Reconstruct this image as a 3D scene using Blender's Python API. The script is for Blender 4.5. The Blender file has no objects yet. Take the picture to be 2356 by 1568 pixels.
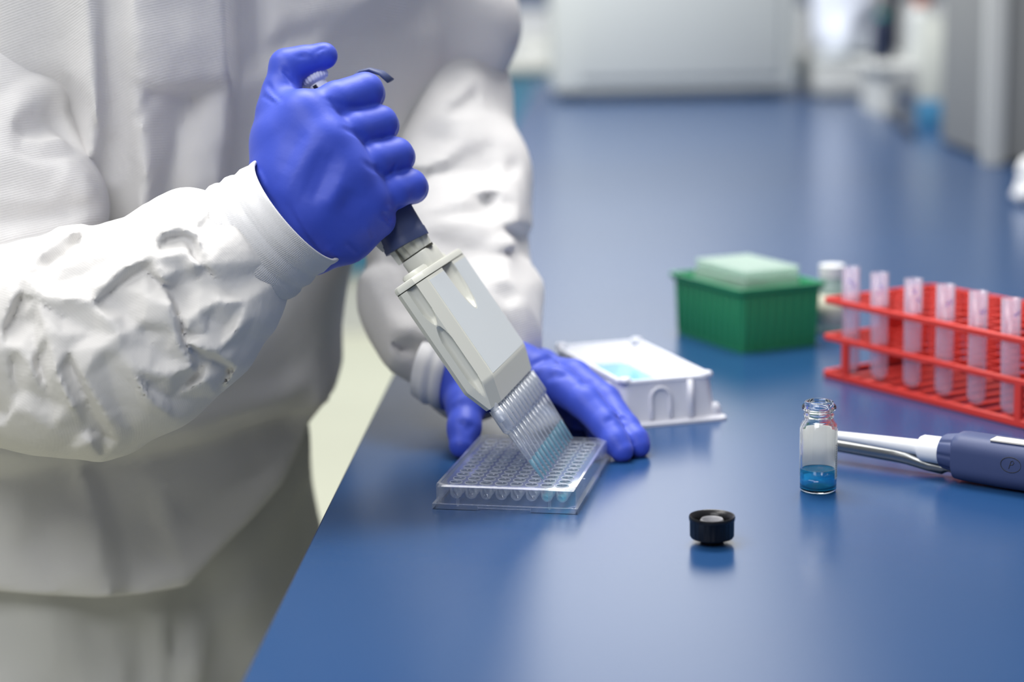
import bpy, bmesh, math, random
import numpy as np
from mathutils import Vector, Matrix

random.seed(7)
PI = math.pi
S = bpy.context.scene
COL = S.collection

# ------------------------------------------------------------------ camera
FPX, PITCH, ROLL = 4450.0, math.radians(10.8), math.radians(-1.0)
BENCH = 0.90
CAM = np.array([0.0, 0.0, BENCH + 0.305])
_F = np.array([0, math.cos(PITCH), -math.sin(PITCH)])
_U0 = np.array([0, math.sin(PITCH), math.cos(PITCH)])
_R0 = np.array([1.0, 0, 0])
_R = math.cos(ROLL) * _R0 + math.sin(ROLL) * _U0
_U = -math.sin(ROLL) * _R0 + math.cos(ROLL) * _U0


def at(px, py, d):
    """world point seen at photo pixel (px, py) at depth d"""
    return CAM + d * (_F + (px - 1178) / FPX * _R - (py - 784) / FPX * _U)


def on(px, py, z=BENCH):
    v = _F + (px - 1178) / FPX * _R - (py - 784) / FPX * _U
    return CAM + v * (z - CAM[2]) / v[2]


cd = bpy.data.cameras.new('camera')
cam = bpy.data.objects.new('camera', cd)
COL.objects.link(cam)
cam.matrix_world = Matrix(((_R[0], _U[0], -_F[0], CAM[0]), (_R[1], _U[1], -_F[1], CAM[1]),
                           (_R[2], _U[2], -_F[2], CAM[2]), (0, 0, 0, 1)))
cd.sensor_width = 36.0
cd.lens = FPX / 2356 * 36
cd.clip_start = 0.05
cd.dof.use_dof = True
cd.dof.focus_distance = 1.11
cd.dof.aperture_fstop = 3.9
S.camera = cam

# ------------------------------------------------------------------ world, lights, exposure
world = bpy.data.worlds.new('room_light')
S.world = world
world.use_nodes = True
world.node_tree.nodes['Background'].inputs[0].default_value = (0.80, 0.84, 0.92, 1)
world.node_tree.nodes['Background'].inputs[1].default_value = 0.17


def area(name, loc, target, sx, sy, power, color=(1, 1, 1)):
    l = bpy.data.lights.new(name, 'AREA')
    l.shape = 'RECTANGLE'
    l.size, l.size_y = sx, sy
    l.energy = power
    l.color = color
    o = bpy.data.objects.new(name, l)
    COL.objects.link(o)
    o.location = loc
    d = Vector(target) - Vector(loc)
    o.rotation_euler = d.to_track_quat('-Z', 'Y').to_euler()
    return o


area('ceiling_lamp_back', (0.0, 1.8, 2.6), (-0.05, 1.2, 0.9), 1.2, 0.6, 35, (1, 0.985, 0.96))
area('ceiling_lamp_left', (-0.9, 0.9, 2.6), (-0.2, 1.15, 0.95), 1.2, 0.6, 15, (1, 0.98, 0.95))
area('fill_light_front', (-0.45, -0.1, 2.05), (-0.25, 1.15, 0.9), 0.9, 0.6, 9, (0.97, 0.98, 1))  # added fill from the camera side, below ceiling height, to lift the sleeve
area('ceiling_lamp_row', (0.40, 6.6, 2.68), (0.40, 5.901, 0.0), 1.0, 4.4, 28, (1.0, 0.99, 0.97)).rotation_euler = (0, 0, 0)
area('fill_light_instrument', (-0.5, 3.6, 2.7), (0.3, 4.7, 1.0), 0.8, 0.8, 48, (0.98, 0.99, 1))  # added to brighten the grey instrument case
area('fill_light_far_end', (-1.2, 6.0, 2.7), (-0.6, 8.0, 0.9), 1.6, 1.0, 40, (0.98, 0.99, 1))  # added to light the back of the room
S.view_settings.view_transform = 'Standard'
S.view_settings.look = 'None'
S.view_settings.gamma = 1.0
S.view_settings.use_curve_mapping = False
S.view_settings.exposure = 0.52
S.cycles.max_bounces = 16
S.cycles.transparent_max_bounces = 48
S.cycles.transmission_bounces = 14
S.cycles.sample_clamp_indirect = 6

# ------------------------------------------------------------------ materials
MATS = {}


def inp(b, names, val):
    for n in names:
        if n in b.inputs:
            b.inputs[n].default_value = val
            return


def mat(name, col, rough=0.5, metal=0.0, spec=0.5, trans=0.0, ior=1.45, sub=0.0, emit=0.0, coat=0.0,
        noise=None, bump=None, sheen=0.0):
    """principled material; noise=(scale, amount) varies the colour, bump=(scale, strength, distance)"""
    m = bpy.data.materials.new(name)
    m.use_nodes = True
    nt = m.node_tree
    b = nt.nodes['Principled BSDF']
    b.inputs['Base Color'].default_value = (*col, 1)
    b.inputs['Roughness'].default_value = rough
    b.inputs['Metallic'].default_value = metal
    b.inputs['IOR'].default_value = ior
    inp(b, ['Specular IOR Level'], spec)
    inp(b, ['Transmission Weight'], trans)
    inp(b, ['Coat Weight'], coat)
    inp(b, ['Sheen Weight'], sheen)
    if sub:
        inp(b, ['Subsurface Weight'], sub)
        inp(b, ['Subsurface Radius'], (0.006, 0.006, 0.006))
        inp(b, ['Subsurface Scale'], 1.0)
    if emit:
        inp(b, ['Emission Color'], (*col, 1))
        inp(b, ['Emission Strength'], emit)
    tc = nt.nodes.new('ShaderNodeTexCoord')
    if noise:
        n = nt.nodes.new('ShaderNodeTexNoise')
        n.inputs['Scale'].default_value = noise[0]
        n.inputs['Detail'].default_value = 4
        nt.links.new(tc.outputs['Object'], n.inputs['Vector'])
        r = nt.nodes.new('ShaderNodeValToRGB')
        a = noise[1]
        r.color_ramp.elements[0].color = (*[c * (1 - a) for c in col], 1)
        r.color_ramp.elements[1].color = (*[min(1, c * (1 + a)) for c in col], 1)
        r.color_ramp.elements[0].position = 0.3
        r.color_ramp.elements[1].position = 0.7
        nt.links.new(n.outputs['Fac'], r.inputs['Fac'])
        nt.links.new(r.outputs['Color'], b.inputs['Base Color'])
    if bump:
        n = nt.nodes.new('ShaderNodeTexNoise')
        n.inputs['Scale'].default_value = bump[0]
        n.inputs['Detail'].default_value = 3
        nt.links.new(tc.outputs['Object'], n.inputs['Vector'])
        bp = nt.nodes.new('ShaderNodeBump')
        bp.inputs['Strength'].default_value = bump[1]
        bp.inputs['Distance'].default_value = bump[2]
        nt.links.new(n.outputs['Fac'], bp.inputs['Height'])
        nt.links.new(bp.outputs['Normal'], b.inputs['Normal'])
    MATS[name] = m
    return m


def wave_bump(m, direction, scale, strength, dist, rot=(0, 0, 0), distort=0.6):
    """fine woven or knitted ribs as relief"""
    nt = m.node_tree
    b = nt.nodes['Principled BSDF']
    tc = nt.nodes.new('ShaderNodeTexCoord')
    mp = nt.nodes.new('ShaderNodeMapping')
    mp.inputs['Rotation'].default_value = rot
    w = nt.nodes.new('ShaderNodeTexWave')
    w.bands_direction = direction
    w.inputs['Scale'].default_value = scale
    w.inputs['Distortion'].default_value = distort
    w.inputs['Detail'].default_value = 2
    w.inputs['Detail Scale'].default_value = 3
    bp = nt.nodes.new('ShaderNodeBump')
    bp.inputs['Strength'].default_value = strength
    bp.inputs['Distance'].default_value = dist
    nt.links.new(tc.outputs['Object'], mp.inputs['Vector'])
    nt.links.new(mp.outputs['Vector'], w.inputs['Vector'])
    nt.links.new(w.outputs['Fac'], bp.inputs['Height'])
    old = b.inputs['Normal'].links
    if old:
        nt.links.new(old[0].from_socket, bp.inputs['Normal'])
    nt.links.new(bp.outputs['Normal'], b.inputs['Normal'])
    return m


def clear(name, tint=(1, 1, 1), haze=0.06, hazecol=(0.85, 0.9, 1.0), rough=0.04, edge=0.35, ior=1.5, spec=1.0):
    """clear moulded plastic: see-through with reflections and a little milky haze that grows at grazing angles"""
    m = bpy.data.materials.new(name)
    m.use_nodes = True
    nt = m.node_tree
    nt.nodes.remove(nt.nodes['Principled BSDF'])
    out = nt.nodes['Material Output']
    tr = nt.nodes.new('ShaderNodeBsdfTransparent')
    tr.inputs['Color'].default_value = (*tint, 1)
    df = nt.nodes.new('ShaderNodeBsdfTranslucent')
    df.inputs['Color'].default_value = (*hazecol, 1)
    dd = nt.nodes.new('ShaderNodeBsdfDiffuse')
    dd.inputs['Color'].default_value = (*hazecol, 1)
    mixd = nt.nodes.new('ShaderNodeMixShader')
    mixd.inputs[0].default_value = 0.5
    nt.links.new(df.outputs[0], mixd.inputs[1])
    nt.links.new(dd.outputs[0], mixd.inputs[2])
    lw = nt.nodes.new('ShaderNodeLayerWeight')
    lw.inputs['Blend'].default_value = 0.5
    mr = nt.nodes.new('ShaderNodeMapRange')
    mr.inputs['To Min'].default_value = haze
    mr.inputs['To Max'].default_value = edge
    pf = nt.nodes.new('ShaderNodeMath')
    pf.operation = 'POWER'
    pf.inputs[1].default_value = 2.2
    nt.links.new(lw.outputs['Facing'], pf.inputs[0])
    nt.links.new(pf.outputs[0], mr.inputs['Value'])
    m1 = nt.nodes.new('ShaderNodeMixShader')
    nt.links.new(mr.outputs[0], m1.inputs[0])
    nt.links.new(tr.outputs[0], m1.inputs[1])
    nt.links.new(mixd.outputs[0], m1.inputs[2])
    gl = nt.nodes.new('ShaderNodeBsdfGlossy')
    gl.inputs['Roughness'].default_value = rough
    pw_ = nt.nodes.new('ShaderNodeMath')
    pw_.operation = 'POWER'
    pw_.inputs[1].default_value = 4.0
    nt.links.new(lw.outputs['Facing'], pw_.inputs[0])
    mu = nt.nodes.new('ShaderNodeMath')
    mu.operation = 'MULTIPLY_ADD'
    mu.inputs[1].default_value = 0.7 * spec
    mu.inputs[2].default_value = 0.04 * spec
    mu.use_clamp = True
    nt.links.new(pw_.outputs[0], mu.inputs[0])
    m2 = nt.nodes.new('ShaderNodeMixShader')
    nt.links.new(mu.outputs[0], m2.inputs[0])
    nt.links.new(m1.outputs[0], m2.inputs[1])
    nt.links.new(gl.outputs[0], m2.inputs[2])
    nt.links.new(m2.outputs[0], out.inputs['Surface'])
    MATS[name] = m
    return m


M_bench = mat('blue_laminate', (0.0135, 0.056, 0.160), 0.25, spec=0.5, noise=(3.0, 0.05), bump=(900, 0.06, 0.0002))
M_edge = mat('dark_edge_band', (0.008, 0.02, 0.06), 0.5)
M_floor = mat('cream_vinyl', (0.60, 0.60, 0.47), 0.45, noise=(1.2, 0.04))
M_wall = mat('white_paint', (0.72, 0.74, 0.78), 0.8, noise=(0.8, 0.03))
M_cab = mat('pale_grey_laminate', (0.55, 0.56, 0.54), 0.5)
M_glove = mat('blue_nitrile', (0.045, 0.085, 0.56), 0.50, spec=0.45, noise=(16, 0.08), bump=(420, 0.10, 0.0006), sheen=0.08)
M_coat = mat('white_coat_fabric', (0.74, 0.73, 0.725), 0.85, spec=0.15, bump=(70, 0.35, 0.002), sheen=0.1)
wave_bump(M_coat, 'Z', 210, 0.3, 0.0004, rot=(0.25, 0.35, 0), distort=0.8)
M_sleeve = mat('white_sleeve_fabric', (0.76, 0.745, 0.725), 0.85, spec=0.15, bump=(55, 0.35, 0.003), sheen=0.1)
wave_bump(M_sleeve, 'DIAGONAL', 300, 0.13, 0.0002, rot=(0.3, 0.2, 0.2), distort=1.0)
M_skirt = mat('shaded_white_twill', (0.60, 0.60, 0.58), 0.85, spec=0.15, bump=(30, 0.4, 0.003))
M_knit = mat('white_knit', (0.82, 0.82, 0.83), 0.9, spec=0.1, bump=(2600, 0.25, 0.0004), sheen=0.2)
M_pip = mat('cream_plastic', (0.66, 0.665, 0.60), 0.42, spec=0.4, bump=(1500, 0.05, 0.0003))
M_pipface = mat('pale_blue_grey_plastic', (0.60, 0.64, 0.66), 0.5, spec=0.4)
M_navy = mat('navy_plastic', (0.052, 0.072, 0.17), 0.5, spec=0.4, bump=(2500, 0.2, 0.0002))
M_white = mat('white_plastic', (0.86, 0.87, 0.88), 0.4, spec=0.4)
M_black = mat('black_plastic', (0.008, 0.008, 0.010), 0.32, spec=0.5)
M_seam = mat('dark_seam', (0.03, 0.03, 0.02), 0.7)
M_plate = clear('clear_polystyrene', haze=0.03, edge=0.40, rough=0.05, spec=1.3)
M_well = clear('clear_well_plastic', haze=0.01, edge=0.60, rough=0.05, spec=1.2)  # strong edge haze paints white sparkle along the well outlines
M_rim = clear('rim_highlight_plastic', haze=0.45, edge=0.65, rough=0.1)  # whitened plastic, painting the bright highlight on each clear rim
M_tip = clear('frosted_tip_plastic', tint=(0.97, 0.98, 1), haze=0.09, edge=0.60, hazecol=(0.78, 0.84, 0.92), rough=0.2)
M_collar = clear('frosted_collar_plastic', tint=(0.97, 0.98, 1), haze=0.20, edge=0.75, hazecol=(0.80, 0.85, 0.93), rough=0.2)
M_filter = mat('white_filter', (0.9, 0.92, 0.95), 0.7, spec=0.1)
M_teal = clear('teal_liquid', tint=(0.55, 0.86, 0.92), haze=0.32, edge=0.6, hazecol=(0.42, 0.76, 0.84), rough=0.1)
M_welllq = clear('pale_cyan_liquid', tint=(0.6, 0.95, 1.0), haze=0.12, edge=0.3, hazecol=(0.3, 0.8, 0.9), rough=0.03)
M_glass = mat('vial_glass', (1, 1, 1), 0.0, trans=1.0, ior=1.47)
M_bluelq = clear('blue_liquid', tint=(0.22, 0.74, 0.98), haze=0.26, edge=0.55, hazecol=(0.05, 0.62, 1.0), rough=0.03)
M_label = clear('white_label', haze=0.97, edge=0.97, hazecol=(0.95, 0.97, 0.96), rough=0.5, spec=0.2)
M_green = mat('green_plastic', (0.028, 0.27, 0.12), 0.42, spec=0.4)
M_greenrim = mat('bright_green_plastic', (0.02, 0.36, 0.13), 0.4)
M_tray = clear('frosted_tip_tray', haze=0.72, edge=0.9, hazecol=(0.60, 0.76, 0.69), rough=0.3)
M_trough = mat('white_trough_plastic', (0.72, 0.73, 0.80), 0.42, sub=0.15)
M_red = mat('red_plastic', (0.62, 0.045, 0.035), 0.42, spec=0.4)
M_tube = clear('frosted_test_tube', tint=(1, 0.98, 1), haze=0.24, edge=0.6, hazecol=(0.80, 0.74, 0.88), rough=0.2)
M_ink = mat('purple_ink', (0.10, 0.06, 0.55), 0.6)
M_steel = mat('brushed_steel', (0.30, 0.31, 0.31), 0.25, metal=0.9)
M_grey = mat('instrument_grey', (0.53, 0.555, 0.545), 0.55)
M_greydark = mat('instrument_dark_grey', (0.10, 0.11, 0.13), 0.6)
M_teald = mat('teal_cabinet_laminate', (0.035, 0.16, 0.27), 0.5)
M_cream = mat('cream_paper', (0.62, 0.64, 0.58), 0.8)
M_bag = mat('white_bag_film', (0.80, 0.84, 0.93), 0.4)
M_pink = mat('orange_cap', (0.60, 0.24, 0.16), 0.5)
M_olive = mat('olive_cap', (0.32, 0.30, 0.06), 0.5)
M_tealcap = mat('teal_cap', (0.02, 0.22, 0.22), 0.5)
M_darknavy = mat('dark_navy_box', (0.010, 0.018, 0.05), 0.5)

# ------------------------------------------------------------------ object helpers


def link(name, me, m, parent=None, smooth=False):
    o = bpy.data.objects.new(name, me)
    COL.objects.link(o)
    if m is not None:
        me.materials.append(m)
    if parent is not None:
        o.parent = parent
    if smooth:
        me.polygons.foreach_set('use_smooth', [True] * len(me.polygons))
    return o


def obj(name, bm, m, parent=None, smooth=False, auto=None):
    bmesh.ops.recalc_face_normals(bm, faces=bm.faces)
    if auto is not None:
        for e in bm.edges:
            if len(e.link_faces) == 2 and e.calc_face_angle(0) > math.radians(auto):
                e.smooth = False
        smooth = True
    me = bpy.data.meshes.new(name)
    bm.to_mesh(me)
    bm.free()
    return link(name, me, m, parent, smooth)


def empty(name, loc, rz=0.0, label=None, cat=None, group=None):
    o = bpy.data.objects.new(name, None)
    COL.objects.link(o)
    o.location = loc
    o.rotation_euler = (0, 0, rz)
    o.empty_display_size = 0.02
    tag(o, label, cat, group)
    return o


def tag(o, label=None, cat=None, group=None, kind=None):
    if label: o['label'] = label
    if cat: o['category'] = cat
    if group: o['group'] = group
    if kind: o['kind'] = kind
    return o


def bx(bm, c, s, rot=None):
    r = bmesh.ops.create_cube(bm, size=1.0)
    M = Matrix.Translation(Vector(c)) @ (rot if rot is not None else Matrix.Identity(4)) @ Matrix.Diagonal((*s, 1))
    bmesh.ops.transform(bm, matrix=M, verts=r['verts'])
    return r['verts']


def bevel_all(bm, w, seg=2):
    bmesh.ops.bevel(bm, geom=[e for e in bm.edges], offset=w, segments=seg, affect='EDGES', profile=0.5)


def box_obj(name, c, s, m, parent=None, bev=0.0, seg=2, rot=None):
    bm = bmesh.new()
    bx(bm, (0, 0, 0), s)
    if bev:
        bevel_all(bm, bev, seg)
    bmesh.ops.transform(bm, matrix=Matrix.Translation(Vector(c)) @ (rot if rot is not None else Matrix.Identity(4)), verts=bm.verts)
    return obj(name, bm, m, parent, auto=35 if bev else None)


def lathe(bm, prof, n=32, M=None, close=False, flute=None):
    """revolve [(r, z), ...] round z"""
    M = M or Matrix.Identity(4)
    rings = []
    for (r, z) in prof:
        if r < 1e-6:
            rings.append([bm.verts.new(M @ Vector((0, 0, z)))])
        else:
            ring = []
            for k in range(n):
                a = 2 * PI * k / n
                rr = r * (1 + (flute(k, z) if flute else 0))
                ring.append(bm.verts.new(M @ Vector((rr * math.cos(a), rr * math.sin(a), z))))
            rings.append(ring)
    prs = list(zip(rings[:-1], rings[1:]))
    if close:
        prs.append((rings[-1], rings[0]))
    for A, B in prs:
        if len(A) == 1 and len(B) == 1:
            continue
        for k in range(n):
            k2 = (k + 1) % n
            if len(A) == 1:
                bm.faces.new((A[0], B[k], B[k2]))
            elif len(B) == 1:
                bm.faces.new((A[k], A[k2], B[0]))
            else:
                bm.faces.new((A[k], A[k2], B[k2], B[k]))


def frame_to(p, q):
    """matrix with z from p to q, origin at p"""
    p = Vector(p); z = (Vector(q) - p).normalized()
    return Matrix.Translation(p) @ z.to_track_quat('Z', 'Y').to_matrix().to_4x4()


def prism(bm, poly, z0, z1, M=None, top_scale=1.0):
    M = M or Matrix.Identity(4)
    cx = sum(p[0] for p in poly) / len(poly); cy = sum(p[1] for p in poly) / len(poly)
    a = [bm.verts.new(M @ Vector((x, y, z0))) for x, y in poly]
    b = [bm.verts.new(M @ Vector((cx + (x - cx) * top_scale, cy + (y - cy) * top_scale, z1))) for x, y in poly]
    bm.faces.new(a[::-1]); bm.faces.new(b)
    n = len(poly)
    for i in range(n):
        bm.faces.new((a[i], a[(i + 1) % n], b[(i + 1) % n], b[i]))


def rrect(w, h, r, n=5, cx=0, cy=0):
    pts = []
    for (sx, sy, a0) in ((1, 1, 0), (-1, 1, 90), (-1, -1, 180), (1, -1, 270)):
        for k in range(n + 1):
            a = math.radians(a0 + 90 * k / n)
            pts.append((cx + sx * (w / 2 - r) + r * math.cos(a), cy + sy * (h / 2 - r) + r * math.sin(a)))
    return pts


def loft(bm, loops, M=None, cap0=True, cap1=True):
    M = M or Matrix.Identity(4)
    L = [[bm.verts.new(M @ Vector(p)) for p in lp] for lp in loops]
    n = len(L[0])
    for A, B in zip(L[:-1], L[1:]):
        for i in range(n):
            bm.faces.new((A[i], A[(i + 1) % n], B[(i + 1) % n], B[i]))
    if cap0: bm.faces.new(L[0][::-1])
    if cap1: bm.faces.new(L[-1])
    return L


def tube_path(bm, pts, rad, n=10, flat=1.0):
    """tube along points; rad scalar or list; flat squashes one axis"""
    pts = [Vector(p) for p in pts]
    rad = rad if isinstance(rad, (list, tuple)) else [rad] * len(pts)
    up = Vector((0, 0, 1))
    loops = []
    for i, p in enumerate(pts):
        t = (pts[min(i + 1, len(pts) - 1)] - pts[max(i - 1, 0)]).normalized()
        s = t.cross(up)
        if s.length < 1e-3: s = Vector((1, 0, 0))
        s.normalize(); u = s.cross(t).normalized()
        loops.append([p + (s * math.cos(2 * PI * k / n) + u * math.sin(2 * PI * k / n) * flat) * rad[i] for k in range(n)])
    loft(bm, loops)


# ------------------------------------------------------------------ implicit surfaces for the clothed figure

class Field:
    def __init__(s, lo, hi, h):
        s.lo = np.array(lo, float); s.h = h
        s.n = np.ceil((np.array(hi, float) - s.lo) / h).astype(int) + 1
        s.v = np.full(tuple(s.n), 0.03, np.float32)
        s.ax = [s.lo[i] + h * np.arange(s.n[i]) for i in range(3)]

    def box(s, lo, hi):
        a = np.clip(np.floor((np.array(lo) - s.lo) / s.h).astype(int), 0, s.n)
        b = np.clip(np.ceil((np.array(hi) - s.lo) / s.h).astype(int) + 1, 0, s.n)
        sl = tuple(slice(a[i], b[i]) for i in range(3))
        X = s.ax[0][sl[0]][:, None, None]; Y = s.ax[1][sl[1]][None, :, None]; Z = s.ax[2][sl[2]][None, None, :]
        return sl, X, Y, Z

    def smin(s, sl, d, k):
        a = s.v[sl]
        h = np.clip(0.5 + 0.5 * (a - d) / k, 0, 1)
        s.v[sl] = a + (d - a) * h - k * h * (1 - h)

    def cone(s, a, b, ra, rb, k=0.004, sub=False):
        a = np.array(a, float); b = np.array(b, float)
        R = max(ra, rb) + 0.03
        sl, X, Y, Z = s.box(np.minimum(a, b) - R, np.maximum(a, b) + R)
        ab = b - a; L2 = max((ab ** 2).sum(), 1e-12)
        t = np.clip(((X - a[0]) * ab[0] + (Y - a[1]) * ab[1] + (Z - a[2]) * ab[2]) / L2, 0, 1)
        d = np.sqrt((X - a[0] - t * ab[0]) ** 2 + (Y - a[1] - t * ab[1]) ** 2 + (Z - a[2] - t * ab[2]) ** 2) - (ra + (rb - ra) * t)
        if sub:
            v = s.v[sl]; d = -d
            h = np.clip(0.5 - 0.5 * (v - d) / k, 0, 1)
            s.v[sl] = v + (d - v) * h + k * h * (1 - h)
        else:
            s.smin(sl, d, k)

    def chain(s, pts, k=0.004):
        for (a, ra), (b, rb) in zip(pts[:-1], pts[1:]):
            s.cone(a, b, ra, rb, k)

    def column(s, keys, u, k=0.01, p=2.0):
        """stack of oval cross-sections; keys: (z, cx, cy, half_width_along_u, half_depth)"""
        keys = sorted(keys); K = np.array(keys)
        u = np.array(u, float); u /= np.linalg.norm(u); v = np.array([-u[1], u[0]])
        R = K[:, 3].max() + 0.04
        sl, X, Y, Z = s.box((K[:, 1].min() - R, K[:, 2].min() - R, K[0, 0]), (K[:, 1].max() + R, K[:, 2].max() + R, K[-1, 0]))
        f = [np.interp(Z, K[:, 0], K[:, i]) for i in range(1, 5)]
        x = ((X - f[0]) * u[0] + (Y - f[1]) * u[1]) / f[2]; y = ((X - f[0]) * v[0] + (Y - f[1]) * v[1]) / f[3]
        d = ((np.abs(x) ** p + np.abs(y) ** p) ** (1 / p) - 1) * np.minimum(f[2], f[3])
        d = np.maximum(d, np.maximum(K[0, 0] + 0.004 - Z, Z - K[-1, 0] + 0.004))
        s.smin(sl, d, k)

    def surf(s, px, py, d0, d1):
        """depth at which the ray through a photo pixel first meets the surface"""
        ds = np.arange(d0, d1, s.h * 0.5)
        P = CAM + ds[:, None] * (_F + (px - 1178) / FPX * _R - (py - 784) / FPX * _U)
        g = (P - s.lo) / s.h
        i = np.clip(np.round(g).astype(int), 0, s.n - 1)
        ok = ((g >= 0) & (g <= s.n - 1)).all(1)
        vv = np.where(ok, s.v[i[:, 0], i[:, 1], i[:, 2]], 1)
        j = np.nonzero(vv < 0)[0]
        return None if len(j) == 0 else P[j[0]]

    def crease(s, P, amp, w, power=1.12):
        """fold line: raises (amp > 0) or sinks (amp < 0) the surface along a 3-D polyline, tapering at its ends"""
        P = [np.array(p, float) for p in P]
        L = [0.0]
        for a, b in zip(P[:-1], P[1:]): L.append(L[-1] + np.linalg.norm(b - a))
        T = L[-1]
        if T < 1e-6: return
        A = np.array(P)
        sl, X, Y, Z = s.box(A.min(0) - 2 * w, A.max(0) + 2 * w)
        best = None; bt = None
        for i, (a, b) in enumerate(zip(P[:-1], P[1:])):
            ab = b - a; l2 = max((ab ** 2).sum(), 1e-12)
            t = np.clip(((X - a[0]) * ab[0] + (Y - a[1]) * ab[1] + (Z - a[2]) * ab[2]) / l2, 0, 1)
            d = np.sqrt((X - a[0] - t * ab[0]) ** 2 + (Y - a[1] - t * ab[1]) ** 2 + (Z - a[2] - t * ab[2]) ** 2)
            q = (L[i] + t * (L[i + 1] - L[i])) / T
            if best is None: best, bt = d, q
            else:
                c = d < best
                best = np.where(c, d, best); bt = np.where(c, q, bt)
        taper = np.clip(np.minimum(bt, 1 - bt) * 5, 0, 1) * 0.75 + 0.25
        if not hasattr(s, 'dp'):
            s.dp = np.zeros(s.v.shape, np.float32); s.dn = np.zeros(s.v.shape, np.float32)
        q = (abs(amp) * taper * np.clip(1 - best / w, 0, 1) ** power).astype(np.float32)
        t_ = s.dp if amp > 0 else s.dn
        t_[sl] = np.maximum(t_[sl], q)

    def folds(s, lists, d0, d1):
        for pts, amp, w in lists:
            Q = []
            for (a, b) in zip(pts[:-1], pts[1:]):
                for t in (0, 0.5):
                    q = s.surf(a[0] + (b[0] - a[0]) * t, a[1] + (b[1] - a[1]) * t, d0, d1)
                    if q is not None: Q.append(q)
            q = s.surf(*pts[-1], d0, d1)
            if q is not None: Q.append(q)
            if len(Q) > 1: s.crease(Q, amp, w)

    def facet(s, polys, outline, d_front, d_back, scale=1.0, soft=3, step=3.0):
        """cloth facets: heights (mm) given along fold lines and spread flat between them, then added to the side that faces the folds"""
        from mathutils.geometry import delaunay_2d_cdt
        V, E, H = [], [], []
        def addp(x, y, h):
            V.append(Vector((x, y))); H.append(h); return len(V) - 1
        for pl in polys:
            ids = [addp(*p) for p in pl]
            E += list(zip(ids[:-1], ids[1:]))
        for x, y in outline: addp(x, y, 0.0)
        vo, eo, fo, ov, oe, of = delaunay_2d_cdt(V, E, [], 0, 0.5)
        Hn = []
        for i, src in enumerate(ov):
            if src: Hn.append(sum(H[k] for k in src) / len(src))
            else:
                d2 = [((vo[i] - V[k]).length + 1e-3, H[k]) for k in range(len(V))]; d2.sort(); d2 = d2[:2]
                Hn.append(sum(h / d for d, h in d2) / sum(1 / d for d, h in d2))
        P2 = np.array([(v.x, v.y) for v in vo]); lo = P2.min(0); n = np.ceil((P2.max(0) - lo) / step).astype(int) + 2
        img = np.zeros((n[0], n[1]), np.float32)
        for f in fo:
            if len(f) != 3: continue
            a, b, c = P2[f[0]], P2[f[1]], P2[f[2]]
            mn = np.floor((np.minimum(np.minimum(a, b), c) - lo) / step).astype(int); mx = np.ceil((np.maximum(np.maximum(a, b), c) - lo) / step).astype(int) + 1
            gx, gy = np.meshgrid(np.arange(mn[0], min(mx[0] + 1, n[0])), np.arange(mn[1], min(mx[1] + 1, n[1])), indexing='ij')
            X = lo[0] + gx * step; Y = lo[1] + gy * step
            det = (b[1] - c[1]) * (a[0] - c[0]) + (c[0] - b[0]) * (a[1] - c[1])
            if abs(det) < 1e-9: continue
            l0 = ((b[1] - c[1]) * (X - c[0]) + (c[0] - b[0]) * (Y - c[1])) / det; l1 = ((c[1] - a[1]) * (X - c[0]) + (a[0] - c[0]) * (Y - c[1])) / det; l2 = 1 - l0 - l1
            ok = (l0 > -.01) & (l1 > -.01) & (l2 > -.01)
            img[gx[ok], gy[ok]] = (l0 * Hn[f[0]] + l1 * Hn[f[1]] + l2 * Hn[f[2]])[ok]
        for _ in range(soft):
            for ax in (0, 1): img = (np.roll(img, 1, ax) + 2 * img + np.roll(img, -1, ax)) / 4
        X = s.ax[0][:, None, None] - CAM[0]; Y = s.ax[1][None, :, None] - CAM[1]; Z = s.ax[2][None, None, :] - CAM[2]
        D = X * _F[0] + Y * _F[1] + Z * _F[2]
        px = 1178 + FPX * (X * _R[0] + Y * _R[1] + Z * _R[2]) / D; py = 784 - FPX * (X * _U[0] + Y * _U[1] + Z * _U[2]) / D
        ix = np.clip(np.round((px - lo[0]) / step), 0, n[0] - 1).astype(np.int32); iy = np.clip(np.round((py - lo[1]) / step), 0, n[1] - 1).astype(np.int32)
        w = np.clip((d_back - D) / (d_back - d_front), 0, 1)
        s.v = (s.v - img[ix, iy] * (0.001 * scale) * w).astype(np.float32)

    def hem(s, line, d_max):
        """cut the cloth off below a hem line on the side that faces the line"""
        X = s.ax[0][:, None, None] - CAM[0]; Y = s.ax[1][None, :, None] - CAM[1]; Z = s.ax[2][None, None, :] - CAM[2]
        D = X * _F[0] + Y * _F[1] + Z * _F[2]
        px = 1178 + FPX * (X * _R[0] + Y * _R[1] + Z * _R[2]) / D; py = 784 - FPX * (X * _U[0] + Y * _U[1] + Z * _U[2]) / D
        L = np.array(line, float); f = (py - np.interp(px, L[:, 0], L[:, 1])) * D / FPX
        s.v = np.maximum(s.v, f * 0.8).astype(np.float32)

    def ripple(s, amp, wl, seed, stretch=(1, 1, 1)):
        """broad soft cloth undulation"""
        r = np.random.RandomState(seed)
        X = s.ax[0][:, None, None]; Y = s.ax[1][None, :, None]; Z = s.ax[2][None, None, :]
        acc = 0
        for i in range(5):
            k = r.normal(size=3) * np.array(stretch); k = k / np.linalg.norm(k) * 2 * PI / (wl * r.uniform(0.6, 1.6))
            ph = r.uniform(0, 6.28)
            acc = acc + np.sin(X * k[0] + Y * k[1] + Z * k[2] + ph + 1.2 * np.sin(X * k[1] * .7 + Z * k[0] * .7))
        s.v -= (amp * acc / 2.5).astype(np.float32)

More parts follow.
